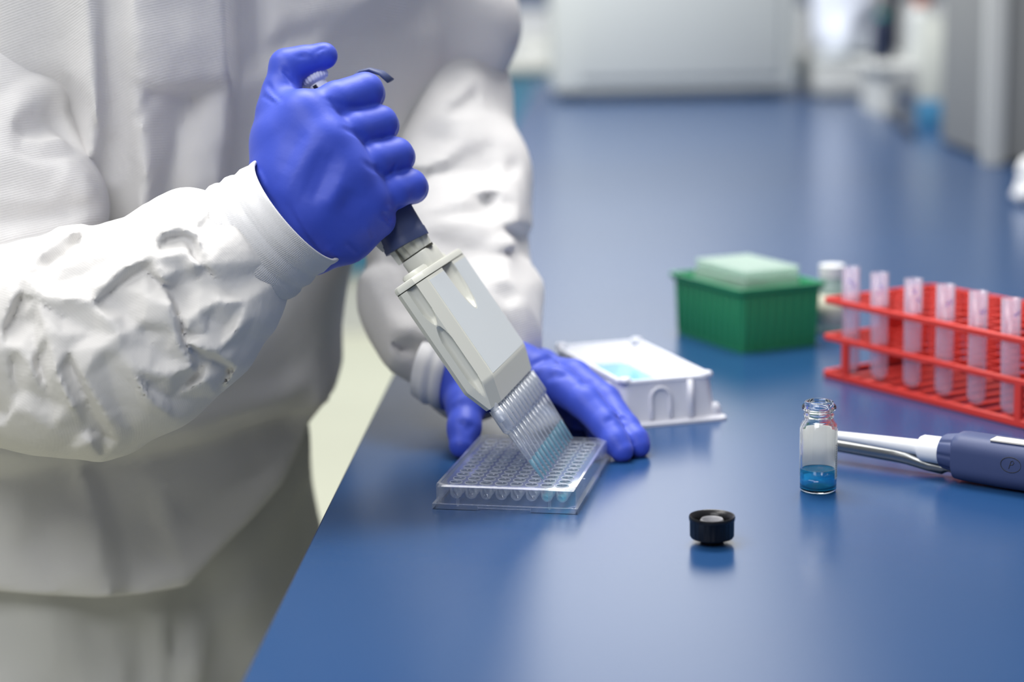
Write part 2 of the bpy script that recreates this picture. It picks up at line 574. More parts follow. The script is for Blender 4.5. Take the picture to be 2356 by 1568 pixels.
    def mesh(s, name, keep_biggest=False):
        if hasattr(s, 'dp'): s.v = s.v - s.dp + s.dn
        v = s.v
        v[0], v[-1], v[:, 0], v[:, -1], v[:, :, 0], v[:, :, -1] = 1, 1, 1, 1, 1, 1
        ins = v < 0
        c = ins[:-1, :-1, :-1].astype(np.int8)
        for dx, dy, dz in ((1, 0, 0), (0, 1, 0), (0, 0, 1), (1, 1, 0), (1, 0, 1), (0, 1, 1), (1, 1, 1)):
            c = c + ins[dx:dx + v.shape[0] - 1, dy:dy + v.shape[1] - 1, dz:dz + v.shape[2] - 1]
        act = (c > 0) & (c < 8)
        I = np.argwhere(act)
        idx = np.full(act.shape, -1, np.int32); idx[act] = np.arange(len(I))
        pos = np.zeros((len(I), 3)); cnt = np.zeros(len(I))
        corners = {}
        for a in (0, 1):
            for b in (0, 1):
                for e in (0, 1):
                    corners[a, b, e] = v[I[:, 0] + a, I[:, 1] + b, I[:, 2] + e].astype(float)
        for ax in range(3):
            for a in (0, 1):
                for b in (0, 1):
                    c0 = [a, b]; c0.insert(ax, 0); c1 = [a, b]; c1.insert(ax, 1)
                    v0 = corners[tuple(c0)]; v1 = corners[tuple(c1)]
                    mk = (v0 < 0) != (v1 < 0)
                    t = np.where(mk, v0 / np.where(mk, v0 - v1, 1), 0)
                    off = np.array(c0, float)
                    q = np.tile(off, (len(I), 1)); q[:, ax] += t
                    pos[mk] += q[mk]; cnt[mk] += 1
        pos = (I + pos / cnt[:, None]) * s.h + s.lo
        quads = []
        for ax in range(3):
            sl0 = [slice(1, -1)] * 3; sl1 = [slice(1, -1)] * 3
            sl0[ax] = slice(0, -1); sl1[ax] = slice(1, None)
            A = ins[tuple(sl0)]; B = ins[tuple(sl1)]
            for flip, mk in ((False, A & ~B), (True, ~A & B)):
                E = np.argwhere(mk)
                if len(E) == 0: continue
                for k in range(3):
                    if k != ax: E[:, k] += 1
                o1, o2 = [k for k in range(3) if k != ax]
                def g(da, db):
                    Q = E.copy(); Q[:, o1] -= da; Q[:, o2] -= db
                    return idx[Q[:, 0], Q[:, 1], Q[:, 2]]
                q = np.stack([g(1, 1), g(0, 1), g(0, 0), g(1, 0)], 1)
                if flip ^ (ax == 1): q = q[:, ::-1]
                quads.append(q)
        Q = np.concatenate(quads)
        Q = Q[(Q >= 0).all(1)]
        # drop stray islands: keep it simple, label by union over vertices
        me = bpy.data.meshes.new(name)
        me.vertices.add(len(pos)); me.vertices.foreach_set('co', pos.ravel())
        me.loops.add(Q.size); me.loops.foreach_set('vertex_index', Q.ravel())
        me.polygons.add(len(Q)); me.polygons.foreach_set('loop_start', np.arange(0, Q.size, 4))
        me.polygons.foreach_set('loop_total', np.full(len(Q), 4))
        me.update(calc_edges=True)
        me.polygons.foreach_set('use_smooth', np.ones(len(Q), bool))
        me.validate()
        return me


# ================================================================== THE SETTING
def struct(name, bm, m, parent=None, **kw):
    o = obj(name, bm, m, parent, **kw)
    if parent is None:
        o['kind'] = 'structure'
    return o


bm = bmesh.new(); bx(bm, (0.5, 4.0, -0.02), (9, 12, 0.04)); fl = struct('floor', bm, M_floor)
fl['label'] = 'cream vinyl laboratory floor'
bm = bmesh.new(); bx(bm, (0.5, 8.6, 1.4), (9, 0.1, 2.88)); struct('wall_back', bm, M_wall)['label'] = 'white painted back wall'
bm = bmesh.new(); bx(bm, (-4.0, 4.0, 1.4), (0.1, 9.1, 2.88)); struct('wall_left', bm, M_wall)['label'] = 'white painted wall on the left'
bm = bmesh.new(); bx(bm, (0.5, 8.54, 0.05), (9, 0.02, 0.1)); struct('baseboard_back', bm, M_cab)

# bench: the left edge runs away from the camera
eN, eF = on(560, 1568), on(905, 865)
ed = (eF - eN) / np.linalg.norm(eF - eN)
E0 = eN - ed * 0.6; E1 = eN + ed * 4.75
nrm = np.array([ed[1], -ed[0], 0])
bench = empty('laboratory_bench', (*(E0[:2] + nrm[:2] * 0.8 + ed[:2] * 2.6), 0), 0,
              'long laboratory bench with a satin blue worktop', 'bench')
bl = np.array(bench.location)


def bench_poly(i0, i1, w0, w1):
    a = E0 + ed * i0; b = E0 + ed * (np.linalg.norm(E1 - E0) - i1)
    return [tuple((p - bl)[:2]) for p in (a + nrm * w0, a + nrm * w1, b + nrm * w1, b + nrm * w0)]


bm = bmesh.new(); prism(bm, bench_poly(0, 0, 0, 1.75), BENCH - 0.030, BENCH)
obj('worktop', bm, M_bench, bench)
bm = bmesh.new(); prism(bm, bench_poly(-.001, -.001, -0.0012, 0.003), BENCH - 0.031, BENCH - 0.0012)
obj('edge_band', bm, M_edge, bench)
bm = bmesh.new(); prism(bm, bench_poly(0.04, 0.04, 0.10, 1.70), 0.10, BENCH - 0.031)
obj('cabinet_body', bm, M_cab, bench)
bm = bmesh.new(); prism(bm, bench_poly(0.08, 0.08, 0.15, 1.6), 0.0, 0.10)
obj('plinth', bm, M_greydark, bench)
for k in range(8):
    a = E0 + ed * (0.06 + 0.66 * k); b = a + ed * 0.62
    bm = bmesh.new()
    prism(bm, [tuple((p - bl)[:2]) for p in (a + nrm * 0.080, a + nrm * 0.099, b + nrm * 0.099, b + nrm * 0.080)], 0.14, BENCH - 0.06)
    d_ = obj('door', bm, M_cab, bench)
    c = a + ed * 0.55 + nrm * 0.070 - bl
    bm = bmesh.new(); tube_path(bm, [(c[0], c[1], 0.66), (c[0] - .012, c[1], 0.67), (c[0] - .012, c[1], 0.77), (c[0], c[1], 0.78)], 0.004, 8)
    obj('handle', bm, M_steel, d_, smooth=True)

# far row of cabinets left of the bench
fc = empty('teal_cabinet_row', (-0.1, 6.75, 0), 0, 'distant row of teal fronted cabinets with a pale worktop behind the white coat', 'cabinet')
box_obj('worktop', (-0.1 + .1, 0, 0.90), (2.5, 0.62, 0.035), M_cab, fc, 0.004)
box_obj('cabinet_body', (0, 0.02, 0.54), (2.44, 0.56, 0.68), M_cab, fc)
box_obj('plinth', (0, 0.03, 0.10), (2.40, 0.54, 0.20), M_cab, fc)
for k in range(4):
    d_ = box_obj('door', (-0.915 + 0.61 * k, -0.27, 0.54), (0.59, 0.022, 0.66), M_teald, fc, 0.003)
    box_obj('handle', (-0.70 + 0.61 * k, -0.29, 0.74), (0.10, 0.012, 0.012), M_steel, d_)
for k, (x, z0, w, hh, m, lab) in enumerate((
        (-0.02, 0.918, 0.20, 0.055, M_cream, 'cream box on the distant teal cabinets, left one of two'),
        (0.22, 0.918, 0.16, 0.075, M_cab, 'grey box on the distant teal cabinets, right one of two'))):
    e_ = empty('storage_box', (x - 0.1, 6.70, z0), 0, lab, 'box')
    box_obj('box_body', (0, 0, hh * .4), (w, 0.22, hh * .8), m, e_, 0.004)
    box_obj('lid', (0, 0, hh * .9), (w * 1.04, 0.23, hh * .2), m, e_, 0.004)
ws = empty('wall_shelf', (-0.1, 6.95, 1.10), 0, 'dark blue grey shelf unit above the distant teal cabinets', 'shelf')
box_obj('back_panel', (0, 0.12, 0.22), (2.4, 0.02, 0.5), M_greydark, ws)
for z in (0.0, 0.30):
    box_obj('shelf_board', (0, 0, z), (2.4, 0.26, 0.03), mat('slate_laminate%d' % int(z * 10), (0.14, 0.18, 0.28), 0.5), ws, 0.003)

# ------------------------------------------------------------------ big grey instrument on the bench
g0, g1 = on(1272, 228), on(1842, 226)
inst = empty('instrument_case', (*((g0 + g1) / 2 + np.array([0, 0.22, 0]))[:2], BENCH), 0,
             'large pale grey instrument case at the far end of the blue bench', 'instrument')
W = g1[0] - g0[0]
box_obj('case_body', (0, 0, 0.29), (W, 0.44, 0.55), M_grey, inst, 0.012, 3)
box_obj('front_panel', (0.012, -0.222, 0.300), (W - 0.10, 0.012, 0.50), M_grey, inst, 0.004)
box_obj('lid_seam', (0, 0, 0.572), (W * .98, 0.43, 0.012), M_greydark, inst)
box_obj('lid', (0, 0, 0.615), (W, 0.44, 0.07), M_grey, inst, 0.012, 3)
for sx in (-1, 1):
    for sy in (-1, 1):
        bm = bmesh.new(); lathe(bm, [(0, 0), (.016, 0), (.018, .02), (0, .02)], 12, Matrix.Translation((sx * (W / 2 - .05), sy * .17, 0)))
        obj('foot', bm, M_black, inst)

# grey tray, white bag and clutter right of the instrument
tr = empty('equipment_base', (0.83, 4.72, BENCH), 0, 'low grey equipment base right of the big instrument case', 'equipment')
box_obj('housing', (0.02, 0, 0.045), (0.24, 0.30, 0.075), M_cab, tr, 0.008)
box_obj('top_tray', (0.02, 0, 0.087), (0.25, 0.31, 0.012), M_grey, tr, 0.004)
for sx in (-.08, .10):
    box_obj('foot', (sx, -.1, 0.004), (.03, .05, .008), M_black, tr)
F = Field((0.66, 4.58, 0.98), (0.96, 4.86, 1.30), 0.006)
F.column([(0.995, .82, 4.72, .055, .07), (1.03, .815, 4.72, .075, .09), (1.12, .81, 4.72, .08, .095), (1.20, .805, 4.72, .075, .08), (1.26, .80, 4.72, .05, .05), (1.285, .80, 4.72, .03, .03)], (1, 0))
F.ripple(0.006, 0.09, 3)
tag(link('plastic_bag', F.mesh('plastic_bag'), M_bag, None), 'bulging white plastic bag standing on the grey equipment base', 'bag')


def small_bottle(x, y, z, r, h, mb, mc, lab, cat='bottle'):
    e_ = empty('sample_bottle', (x, y, z), 0, lab, cat, None)
    bm = bmesh.new(); lathe(bm, [(0, 0), (r * .95, 0), (r, .004), (r, h * .72), (r * .5, h * .84), (r * .5, h * .9), (0, h * .9)], 20)
    obj('bottle_body', bm, mb, e_, auto=40)
    bm = bmesh.new(); lathe(bm, [(0, h * .88), (r * .62, h * .88), (r * .62, h), (0, h)], 20)
    obj('cap', bm, mc, e_, auto=40)
    return e_


# bench shelf (grey) carrying the small bottles
sh = empty('bench_shelf', (1.0, 4.1, BENCH), 0, 'pale metal shelf on the bench behind the upright papers', 'shelf')
box_obj('shelf_board', (0.0, 0, 0.10), (0.50, 0.30, 0.012), M_cab, sh, 0.002)
for sx in (-.22, .22):
    box_obj('leg', (sx, 0, 0.047), (.02, .26, .094), M_cab, sh)
small_bottle(0.86, 4.05, BENCH + .107, .030, .13, M_grey, M_pink, 'small grey bottle with an orange cap on the bench shelf')
small_bottle(0.95, 4.08, BENCH + .107, .028, .15, M_cream, M_olive, 'small cream bottle with an olive cap on the bench shelf')
small_bottle(0.80, 4.16, BENCH + .107, .022, .10, M_darknavy, M_tealcap, 'small dark bottle with a teal cap on the bench shelf')
small_bottle(0.985, 3.985, BENCH + .107, .026, .12, M_cream, M_pink, 'small cream bottle with an orange cap, rightmost on the bench shelf')

# squat white reagent carton with blue base, leaning
wb = empty('reagent_carton', (*on(2165, 290)[:2], BENCH), math.radians(-18), 'upright white carton with a blue base on the bench right of the instrument', 'carton')
box_obj('carton_body', (0, 0, 0.125), (0.085, 0.05, 0.15), M_cream, wb, 0.003)
box_obj('base', (0, 0, 0.025), (0.088, 0.053, 0.05), mat('blue_carton', (0.05, 0.22, 0.40), .5), wb, 0.003)
box_obj('flap', (0, 0, 0.203), (0.083, 0.048, 0.006), M_cream, wb, 0.001)
nb = empty('navy_box', (*on(2222, 320)[:2], BENCH), math.radians(-10), 'tall dark navy box beside the white carton', 'box')
box_obj('box_body', (0.0, 0.05, 0.10), (0.075, 0.11, 0.20), M_darknavy, nb, 0.004)
box_obj('lid', (0.0, 0.05, 0.205), (0.078, 0.113, 0.012), M_darknavy, nb, 0.003)
box_obj('sticker', (0.0, -0.0065, 0.16), (0.05, 0.001, 0.03), M_pink, nb)
# dark cable on the bench
bm = bmesh.new()
pts = [on(2020, 262) + [0, 0, .006], on(2040, 266) + [0, 0, .006], on(2060, 280) + [0, 0, .006], on(2080, 296) + [0, 0, .006], on(2100, 318) + [0, 0, .006]]
tube_path(bm, pts, 0.006, 8)
tag(obj('power_cable', bm, M_black, None, smooth=True), 'black cable lying on the bench in front of the shelf', 'cable')
# tall grey cabinet at the right edge
q0 = on(2262, 378)
tc_ = empty('tall_equipment_cabinet', (q0[0] + 0.16, q0[1] + 0.18, BENCH), 0, 'tall dull grey equipment housing at the right edge of the bench', 'equipment')
box_obj('housing', (0.02, 0, 0.30), (0.33, 0.38, 0.59), mat('dull_grey_paint', (0.24, 0.245, 0.24), .6), tc_, 0.006)
box_obj('corner_post', (-0.15, -0.195, 0.30), (0.032, 0.03, 0.60), M_cab, tc_, 0.004)
cup = empty('bench_reflection_blocker', (1.42, 4.3, BENCH), 0, 'dark shelving bay behind the bottles, added to darken the bench reflection', 'shelf')  # invented bay, mostly out of view, that darkens the worktop's reflection
for x in (-.40, .40):
    for y in (-.75, .9):
        box_obj('post', (x, y, 0.60), (.04, .04, 1.20), M_greydark, cup)
for z in (.42, .80, 1.18):
    box_obj('shelf_board', (0, .07, z), (.86, 1.70, .03), M_greydark, cup, .002)
box_obj('back_panel', (0.41, 0, .60), (.02, 1.62, 1.18), M_greydark, cup)
box_obj('side_panel', (-.41, .07, .70), (.015, 1.62, .96), M_greydark, cup)  # reaches low to keep the white wall out of the reflection
# crumpled white tissue at right edge
q0 = on(2362, 470)
F = Field((q0[0] - .05, q0[1] - .05, BENCH - .01), (q0[0] + .06, q0[1] + .06, BENCH + .08), 0.003)
F.cone(q0 + [0, 0, .018], q0 + [.02, .01, .02], .018, .02); F.cone(q0 + [.004, 0, .045], q0 + [.025, .01, .04], .016, .018)
F.ripple(.002, .02, 2)
tag(link('crumpled_tissue', F.mesh('crumpled_tissue'), M_white), 'crumpled white tissue on the bench at the right edge', 'tissue')

#@@PART2
# ================================================================== THINGS ON THE BENCH
# ---- 96 well plate (local x = short side, y = long side)
PYAW = math.radians(11.6)
PO = np.array([-0.0480, 1.0831, BENCH])
ps = np.array([math.cos(PYAW), -math.sin(PYAW), 0]); pw = np.array([math.sin(PYAW), math.cos(PYAW), 0])
PW, PL, PH = 0.0855, 0.1278, 0.01435
plate = empty('well_plate', PO, -PYAW, 'clear ninety-six well plate held between the thumb and fingers of the far glove', 'well plate')


def P(a, b, z=0.0):
    return PO + ps * a + pw * b + np.array([0, 0, z])


def wall_loop(inset, z, r=0.004, cut=0.006):
    x0, y0, x1, y1 = inset, inset, PW - inset, PL - inset
    return [(x0 + r, y0, z), (x1 - cut, y0, z), (x1, y0 + cut, z), (x1, y1 - cut, z), (x1 - cut, y1, z), (x0 + r, y1, z), (x0, y1 - r, z), (x0, y0 + r, z)]


# outer wall: thin, slightly tapered, open above and below
bm = bmesh.new()
lo_ = [wall_loop(0.0014, 0.0028), wall_loop(0.0014, 0.0135), wall_loop(0.0018, PH), wall_loop(0.0034, PH), wall_loop(0.0026, 0.0130), wall_loop(0.0026, 0.0028)]
L = loft(bm, lo_, cap0=False, cap1=False)
for i in range(8): bm.faces.new((L[-1][i], L[-1][(i + 1) % 8], L[0][(i + 1) % 8], L[0][i]))
obj('outer_wall', bm, M_plate, plate)
# foot flange with raised gaps in the middle of each side
bm = bmesh.new()
def seg_box(x0, x1, y0, y1, z0, z1):
    bx(bm, ((x0 + x1) / 2, (y0 + y1) / 2, (z0 + z1) / 2), (abs(x1 - x0), abs(y1 - y0), z1 - z0))
for lo_, hi_, z0 in ((0.0, 0.027, 0.0), (0.027, 0.058, 0.0016), (0.058, PW, 0.0)):
    seg_box(lo_, hi_, 0, 0.0018, z0, 0.0034); seg_box(lo_, hi_, PL - 0.0018, PL, z0, 0.0034)
for lo_, hi_, z0 in ((0.0018, 0.042, 0.0), (0.042, 0.086, 0.0016), (0.086, PL - .0018, 0.0)):
    seg_box(0, 0.0018, lo_, hi_, z0, 0.0034); seg_box(PW - 0.0018, PW, lo_, hi_, z0, 0.0034)
obj('foot_flange', bm, M_plate, plate)
# inner ribs of the end wall
for k, x in enumerate((0.0150, 0.0690)):
    box_obj('end_rib', (x, 0.0020, 0.0078), (0.0011, 0.0030, 0.0112), M_plate, plate)
    box_obj('end_rib', (x, PL - 0.0020, 0.0078), (0.0011, 0.0030, 0.0112), M_plate, plate)
for y in (0.030, 0.098):
    box_obj('side_rib', (PW - 0.0020, y, 0.0078), (0.0030, 0.0011, 0.0112), M_plate, plate)
# deck with 96 round openings
bm = bmesh.new()
wx = [0.01124 + 0.009 * k for k in range(8)]; wy = [0.01438 + 0.009 * k for k in range(12)]
NS = 24
sq = []
for k in range(NS):
    a = 2 * PI * k / NS; c, s_ = math.cos(a), math.sin(a); m_ = 0.0045 / max(abs(c), abs(s_)); sq.append((c * m_, s_ * m_))
for x in wx:
    for y in wy:
        ci = [bm.verts.new((x + .0036 * math.cos(2 * PI * k / NS), y + .0036 * math.sin(2 * PI * k / NS), 0.0128)) for k in range(NS)]
        so = [bm.verts.new((x + sq[k][0], y + sq[k][1], 0.0128)) for k in range(NS)]
        for k in range(NS): bm.faces.new((ci[k], ci[(k + 1) % NS], so[(k + 1) % NS], so[k]))
bmesh.ops.remove_doubles(bm, verts=bm.verts, dist=2e-5)
x0, x1, y0, y1 = wx[0] - .0045, wx[-1] + .0045, wy[0] - .0045, wy[-1] + .0045
q = [(.0026, .0026), (PW - .0026, .0026), (PW - .0026, PL - .0026), (.0026, PL - .0026)]; r_ = [(x0, y0), (x1, y0), (x1, y1), (x0, y1)]
qv = [bm.verts.new((*p, .0128)) for p in q]; rv = [bm.verts.new((*p, .0128)) for p in r_]
for i in range(4): bm.faces.new((qv[i], qv[(i + 1) % 4], rv[(i + 1) % 4], rv[i]))
obj('deck', bm, M_plate, plate)
# one well, 96 copies
bm = bmesh.new()
prof = [(.00335, .0132), (.0037, .0133), (.00395, .0128), (.00375, .0126), (.0035, .0066)]
prof += [(.0035 * math.cos(a), .0066 - .0035 * math.sin(a)) for a in (0.35, 0.75, 1.1, 1.35)] + [(0, .0031)]
prof += [(.0029 * math.cos(a), .0067 - .0029 * math.sin(a)) for a in (1.2, .8, .35)] + [(.0029, .0068), (.0033, .0126)]
lathe(bm, prof, 22)
f_ = [v for v in bm.verts]
wellm = None
n_ = 0
for i, y in enumerate(wy):
    for j, x in enumerate(wx):
        if wellm is None:
            w_ = obj('well', bm, M_well, plate, smooth=True); wellm = w_.data
            wellm.materials.append(M_rim)
            for f_ in wellm.polygons:
                if f_.center.z > .01285 and math.hypot(f_.center.x, f_.center.y) > .0033: f_.material_index = 1
        else:
            w_ = bpy.data.objects.new('well', wellm); COL.objects.link(w_); w_.parent = plate
        w_.location = (x, y, 0)
# pale cyan liquid already in the last columns
bm = bmesh.new(); lathe(bm, [(0, .0039), (.0018, .0045), (.0026, .006), (.0028, .0076), (.0025, .0073), (0, .0072)], 16)
lqm = None
for i in range(12):
    for j in (7, 6) if i < 12 else (7,):
        if lqm is None:
            o_ = obj('well_liquid', bm, M_welllq, plate, smooth=True); lqm = o_.data
        else:
            o_ = bpy.data.objects.new('well_liquid', lqm); COL.objects.link(o_); o_.parent = plate
        o_.location = (wx[j], wy[i], 0.0)
        o_['label'] = 'pale cyan liquid in a well'
# small raised index marks along the front rim
bm = bmesh.new()
for k in range(14):
    bx(bm, (0.0345 + 0.0014 * k, 0.0022, PH + .0001), (0.0007, 0.0009, 0.0003))
o_ = obj('raised_index_marks', bm, M_plate, plate)

# ---- twelve channel pipette
pa_img = np.array([-.5626, .8254]); wc = np.array([pw @ _R, pw @ _U, pw @ _F])
aF = -(pa_img @ wc[:2]) / wc[2]
A = pa_img[0] * _R + pa_img[1] * _U + aF * _F; A /= np.linalg.norm(A)      # up along the pipette
T = np.cross(pw, A); T /= np.linalg.norm(T)
if T @ _R < 0: T = -T
tip0 = P(0.0637, 0.0130, 0.0165)
Mc = (tip0 + pw * 0.0495)                                                  # middle of the tip row
# local frame: x = T (thickness), y = pw (row), z = A
X3, Y3, Z3 = T, pw, A
if np.cross(X3, Y3) @ Z3 < 0: X3 = -X3; flipX = -1
else: flipX = 1
PM = Matrix(((X3[0], Y3[0], Z3[0], Mc[0]), (X3[1], Y3[1], Z3[1], Mc[1]), (X3[2], Y3[2], Z3[2], Mc[2]), (0, 0, 0, 1)))
# flipX=-1 means +local x points away from the broad face that shows
fx = flipX
pip = bpy.data.objects.new('multichannel_pipette', None); COL.objects.link(pip); pip.matrix_world = PM
tag(pip, 'cream and navy twelve channel pipette gripped in the raised blue gloved fist', 'pipette')


def pobj(name, bm, m, parent=None, **k):
    return obj(name, bm, m, parent or pip, **k)


TH = 0.0190      # thickness
x_f = fx * TH / 2     # visible broad face
# tips: 12 copies of a tip, each with collar, filter, liquid
def tip_meshes():
    b = bmesh.new(); lathe(b, [(.0003, 0), (.0009, .0005), (.00155, .015), (.0026, .034), (.0024, .034), (.0013, .015), (.0006, .0005)], 18)
    yield 'tip_cone', b, M_tip
    b = bmesh.new()
    prof = [(.0026, .0335), (.0030, .034), (.0037, .0345), (.0040, .036), (.0041, .050), (.0038, .050), (.0036, .036), (.0026, .035)]
    lathe(b, prof, 32, flute=lambda k, z: (0.045 if k % 2 else -0.03) if z > .0345 and z < .046 else 0)
    yield 'tip_collar', b, M_collar
    b = bmesh.new(); lathe(b, [(0, .0415), (.0028, .0415), (.0031, .0485), (0, .0485)], 16)
    yield 'filter_plug', b, M_filter
    b = bmesh.new(); lathe(b, [(0, .0006), (.0006, .0006), (.00125, .0140), (0, .0137)], 14)
    yield 'liquid_column', b, M_teal
tm = []
row0 = None
for name, b, m in tip_meshes():
    bmesh.ops.recalc_face_normals(b, faces=b.faces)
    me = bpy.data.meshes.new(name); b.to_mesh(me); b.free(); me.materials.append(m)
    me.polygons.foreach_set('use_smooth', [True] * len(me.polygons)); tm.append((name, me))
ordn = ['nearest the camera', 'second from the camera', 'third from the camera', 'fourth from the camera', 'fifth from the camera', 'sixth from the camera',
        'seventh from the camera', 'eighth from the camera', 'ninth from the camera', 'third from the far end', 'second from the far end', 'at the far end']
tips = []
for k in range(12):
    t_ = bpy.data.objects.new('pipette_tip', None); COL.objects.link(t_)
    t_.matrix_world = PM @ Matrix.Translation((0, -0.0495 + 0.009 * k, 0))
    tag(t_, 'frosted pipette tip with teal liquid, %s in the row' % ordn[k], 'pipette tip', 'tips on the twelve channel pipette')
    for name, me in tm:
        o_ = bpy.data.objects.new(name, me); COL.objects.link(o_); o_.parent = t_
# nozzles inside the collars
bm = bmesh.new(); lathe(bm, [(0, .0488), (.0028, .0488), (.0031, .060), (0, .060)], 16)
noz = None
for k in range(12):
    if noz is None: o_ = pobj('nozzle', bm, M_white, smooth=True); noz = o_.data
    else: o_ = bpy.data.objects.new('nozzle', noz); COL.objects.link(o_); o_.parent = pip
    o_.location = (0, -.0495 + .009 * k, 0)


def section(w, t, zz, c=0.006, cx=0.0, n=4):
    """chamfered rounded rectangle in local (x=t, y=w) at height z; the front end corners are cut broadly"""
    pts = rrect(t, w, c, n)
    return [(x + cx, y, zz) for x, y in pts]


# manifold body: grooves are carved out of a grid of cross-sections
def body_loops():
    loops = []
    zs = [0.0515] + list(np.linspace(0.0525, 0.0665, 8)) + list(np.linspace(0.068, 0.1340, 84)) + [0.1345]
    for z in zs:
        w, t = 0.112, TH
        if z < 0.0665:
            f = (0.0665 - z) / 0.015
            w -= 0.003 * f; t -= 0.0095 * f
        lp = []
        base = dense(w, t)
        for (x, y, nx, ny) in base:
            dpt = 0.0
            # end groove lower: on the near end (y<0) near x centre
            if ny < -0.3:
                c0 = fx * (0.0012)
                # lower long groove
                hw = 0.0034
                zt, zb = 0.1080, 0.0600
                if zb - .001 < z < zt:
                    hwz = hw * min(1, math.sqrt(max(0, (zt - z) / 0.010))) * min(1, math.sqrt(max(0, (z - zb) / 0.012)))
                    if hwz > 1e-4 and abs(x - c0) < hwz: dpt = max(dpt, 0.0034 * (1 - ((x - c0) / hwz) ** 4) * min(1, (zt - z) / .004) * min(1, (z - zb) / .010))
                zt2, zb2 = 0.1500, 0.1090
                if zb2 < z:
                    hwz = 0.0034 * min(1, math.sqrt(max(0, (z - zb2) / 0.009)))
                    if hwz > 1e-4 and abs(x - c0) < hwz: dpt = max(dpt, 0.0032 * (1 - ((x - c0) / hwz) ** 4) * min(1, (z - zb2) / .004))
            if fx * nx > 0.9:
                c0 = 0.004; zb3 = 0.1040
                if z > zb3:
                    hwz = 0.0125 * min(1, math.sqrt((z - zb3) / 0.024))
                    if abs(y - c0) < hwz: dpt = max(dpt, 0.0042 * math.sqrt(1 - ((y - c0) / hwz) ** 2) * min(1, (z - zb3) / .010 + .25))
            if ny < -0.3: lp.append((x, y + dpt, z))
            else: lp.append((x - nx * dpt, y, z))
        loops.append(lp)
    return loops


NCNT = [60, 8, 8, 6, 110, 6, 44, 30]     # i: right side, far corner, far end, corner, left side, corner, near end, near chamfer
NCNT[0] = 260


def dense(w, t):
    """outline walked with its outward normals"""
    out = []
    hx, hy, c = t / 2, w / 2, 0.0045
    cb = 0.0080                                   # broad chamfer between end face and the broad face
    # polygon corners in order, counter-clockwise
    P_ = [(hx, -hy + cb), (hx, hy - cb), (hx - .004, hy), (-hx + .003, hy), (-hx, hy - .003), (-hx, -hy + .003), (-hx + .003, -hy), (hx - .0050, -hy)]
    P_ = [(fx * a, b) for a, b in P_]
    if fx < 0: P_ = P_[::-1]
    ns = [None] * 8
    for i in range(8):
        a, b = P_[i], P_[(i + 1) % 8]
        L_ = math.hypot(b[0] - a[0], b[1] - a[1]); n = NCNT[i if fx > 0 else 6 - i]
        nx, ny = (b[1] - a[1]) / L_, -(b[0] - a[0]) / L_
        for k in range(n):
            q_ = k / n
            out.append((a[0] + (b[0] - a[0]) * q_, a[1] + (b[1] - a[1]) * q_, nx, ny))
    return out


bm = bmesh.new(); loft(bm, body_loops())
body = pobj('manifold_body', bm, M_pip, auto=28)
# pale inset face panel on the broad side (set a hair proud)
bm = bmesh.new()
xp = fx * (TH / 2 - 0.0002); xq = fx * (TH / 2 + 0.00012)
face = [(-.0450, .0675), (.0475, .0675), (.0475, .1325), (.0172, .1325), (.0160, .118), (.0125, .1085), (.0070, .1035), (.004, .1025), (.001, .1035), (-.0045, .1085), (-.0080, .118), (-.0092, .1325), (-.0450, .1325)]
a_ = [bm.verts.new((xp, y, z)) for y, z in face]; b_ = [bm.verts.new((xq, y, z)) for y, z in face]
bm.faces.new(a_); bm.faces.new(b_[::-1])
for i in range(len(face)): bm.faces.new((a_[i], a_[(i + 1) % len(face)], b_[(i + 1) % len(face)], b_[i]))
o_ = pobj('face_panel', bm, M_pipface); o_['label'] = 'pale blue grey broad face'
# lower grey band (the tapering foot of the broad side)
# dark seam and lid
bm = bmesh.new(); loft(bm, [[(x * .985, y * .995, z) for (x, y, a, b) in dense(.112, TH)] for z in (.1345, .1351)]); pobj('seam', bm, M_seam)
bm = bmesh.new(); loft(bm, [[(x * s1, y * s2, z) for (x, y, a, b) in dense(.112, TH)] for z, s1, s2 in ((.1351, 1, 1), (.1377, 1, 1), (.1389, .95, .985), (.1393, .85, .95))])
pobj('body_lid', bm, M_pip, auto=40)
bm = bmesh.new(); loft(bm, [[(x, y, z) for x, y in rrect(.0100 - k_, .078 - k_, .0045 - k_ / 2, 6, 0, -0.006)] for z, k_ in ((.1391, 0), (.1412, 0), (.1424, .002))])
pobj('lid_ridge', bm, M_pip, auto=40)
bm = bmesh.new(); loft(bm, [[(x, y, z) for x, y in rrect(.0165 - k_, .036 - k_, .006 - k_ / 2, 6)] for z, k_ in ((.1391, 0), (.1487, 0), (.1497, .0012))])
pobj('neck_block', bm, M_pip, auto=40)
bm = bmesh.new()
lathe(bm, [(0, .1505), (.0100, .1505), (.0103, .1520), (.0118, .1700), (0, .1700)], 96,
      Matrix.Identity(4), flute=lambda k, z: -0.16 * max(0, math.cos(2 * PI * k / 96 * 10)) ** 3 if .1515 < z < .1695 else 0)
pobj('fluted_ring', bm, M_pip, auto=60)
bm = bmesh.new(); lathe(bm, [(0, .1492), (.0104, .1492), (.0104, .1506), (0, .1506)], 32); pobj('ring_seam', bm, M_seam)
# ejector bracket on the left of the ring
bm = bmesh.new()
poly = [(-.0175, .170), (-.0155, .1620), (-.0125, .1615), (-.0118, .1500), (-.0092, .1500), (-.0085, .170)]
a_ = [bm.verts.new((fx * x, -.009, z)) for x, z in poly]; b_ = [bm.verts.new((fx * x, .009, z)) for x, z in poly]
bm.faces.new(a_[::-1]); bm.faces.new(b_)
for i in range(len(poly)): bm.faces.new((a_[i], a_[(i + 1) % 6], b_[(i + 1) % 6], b_[i]))
pobj('ejector_bracket', bm, M_pip)
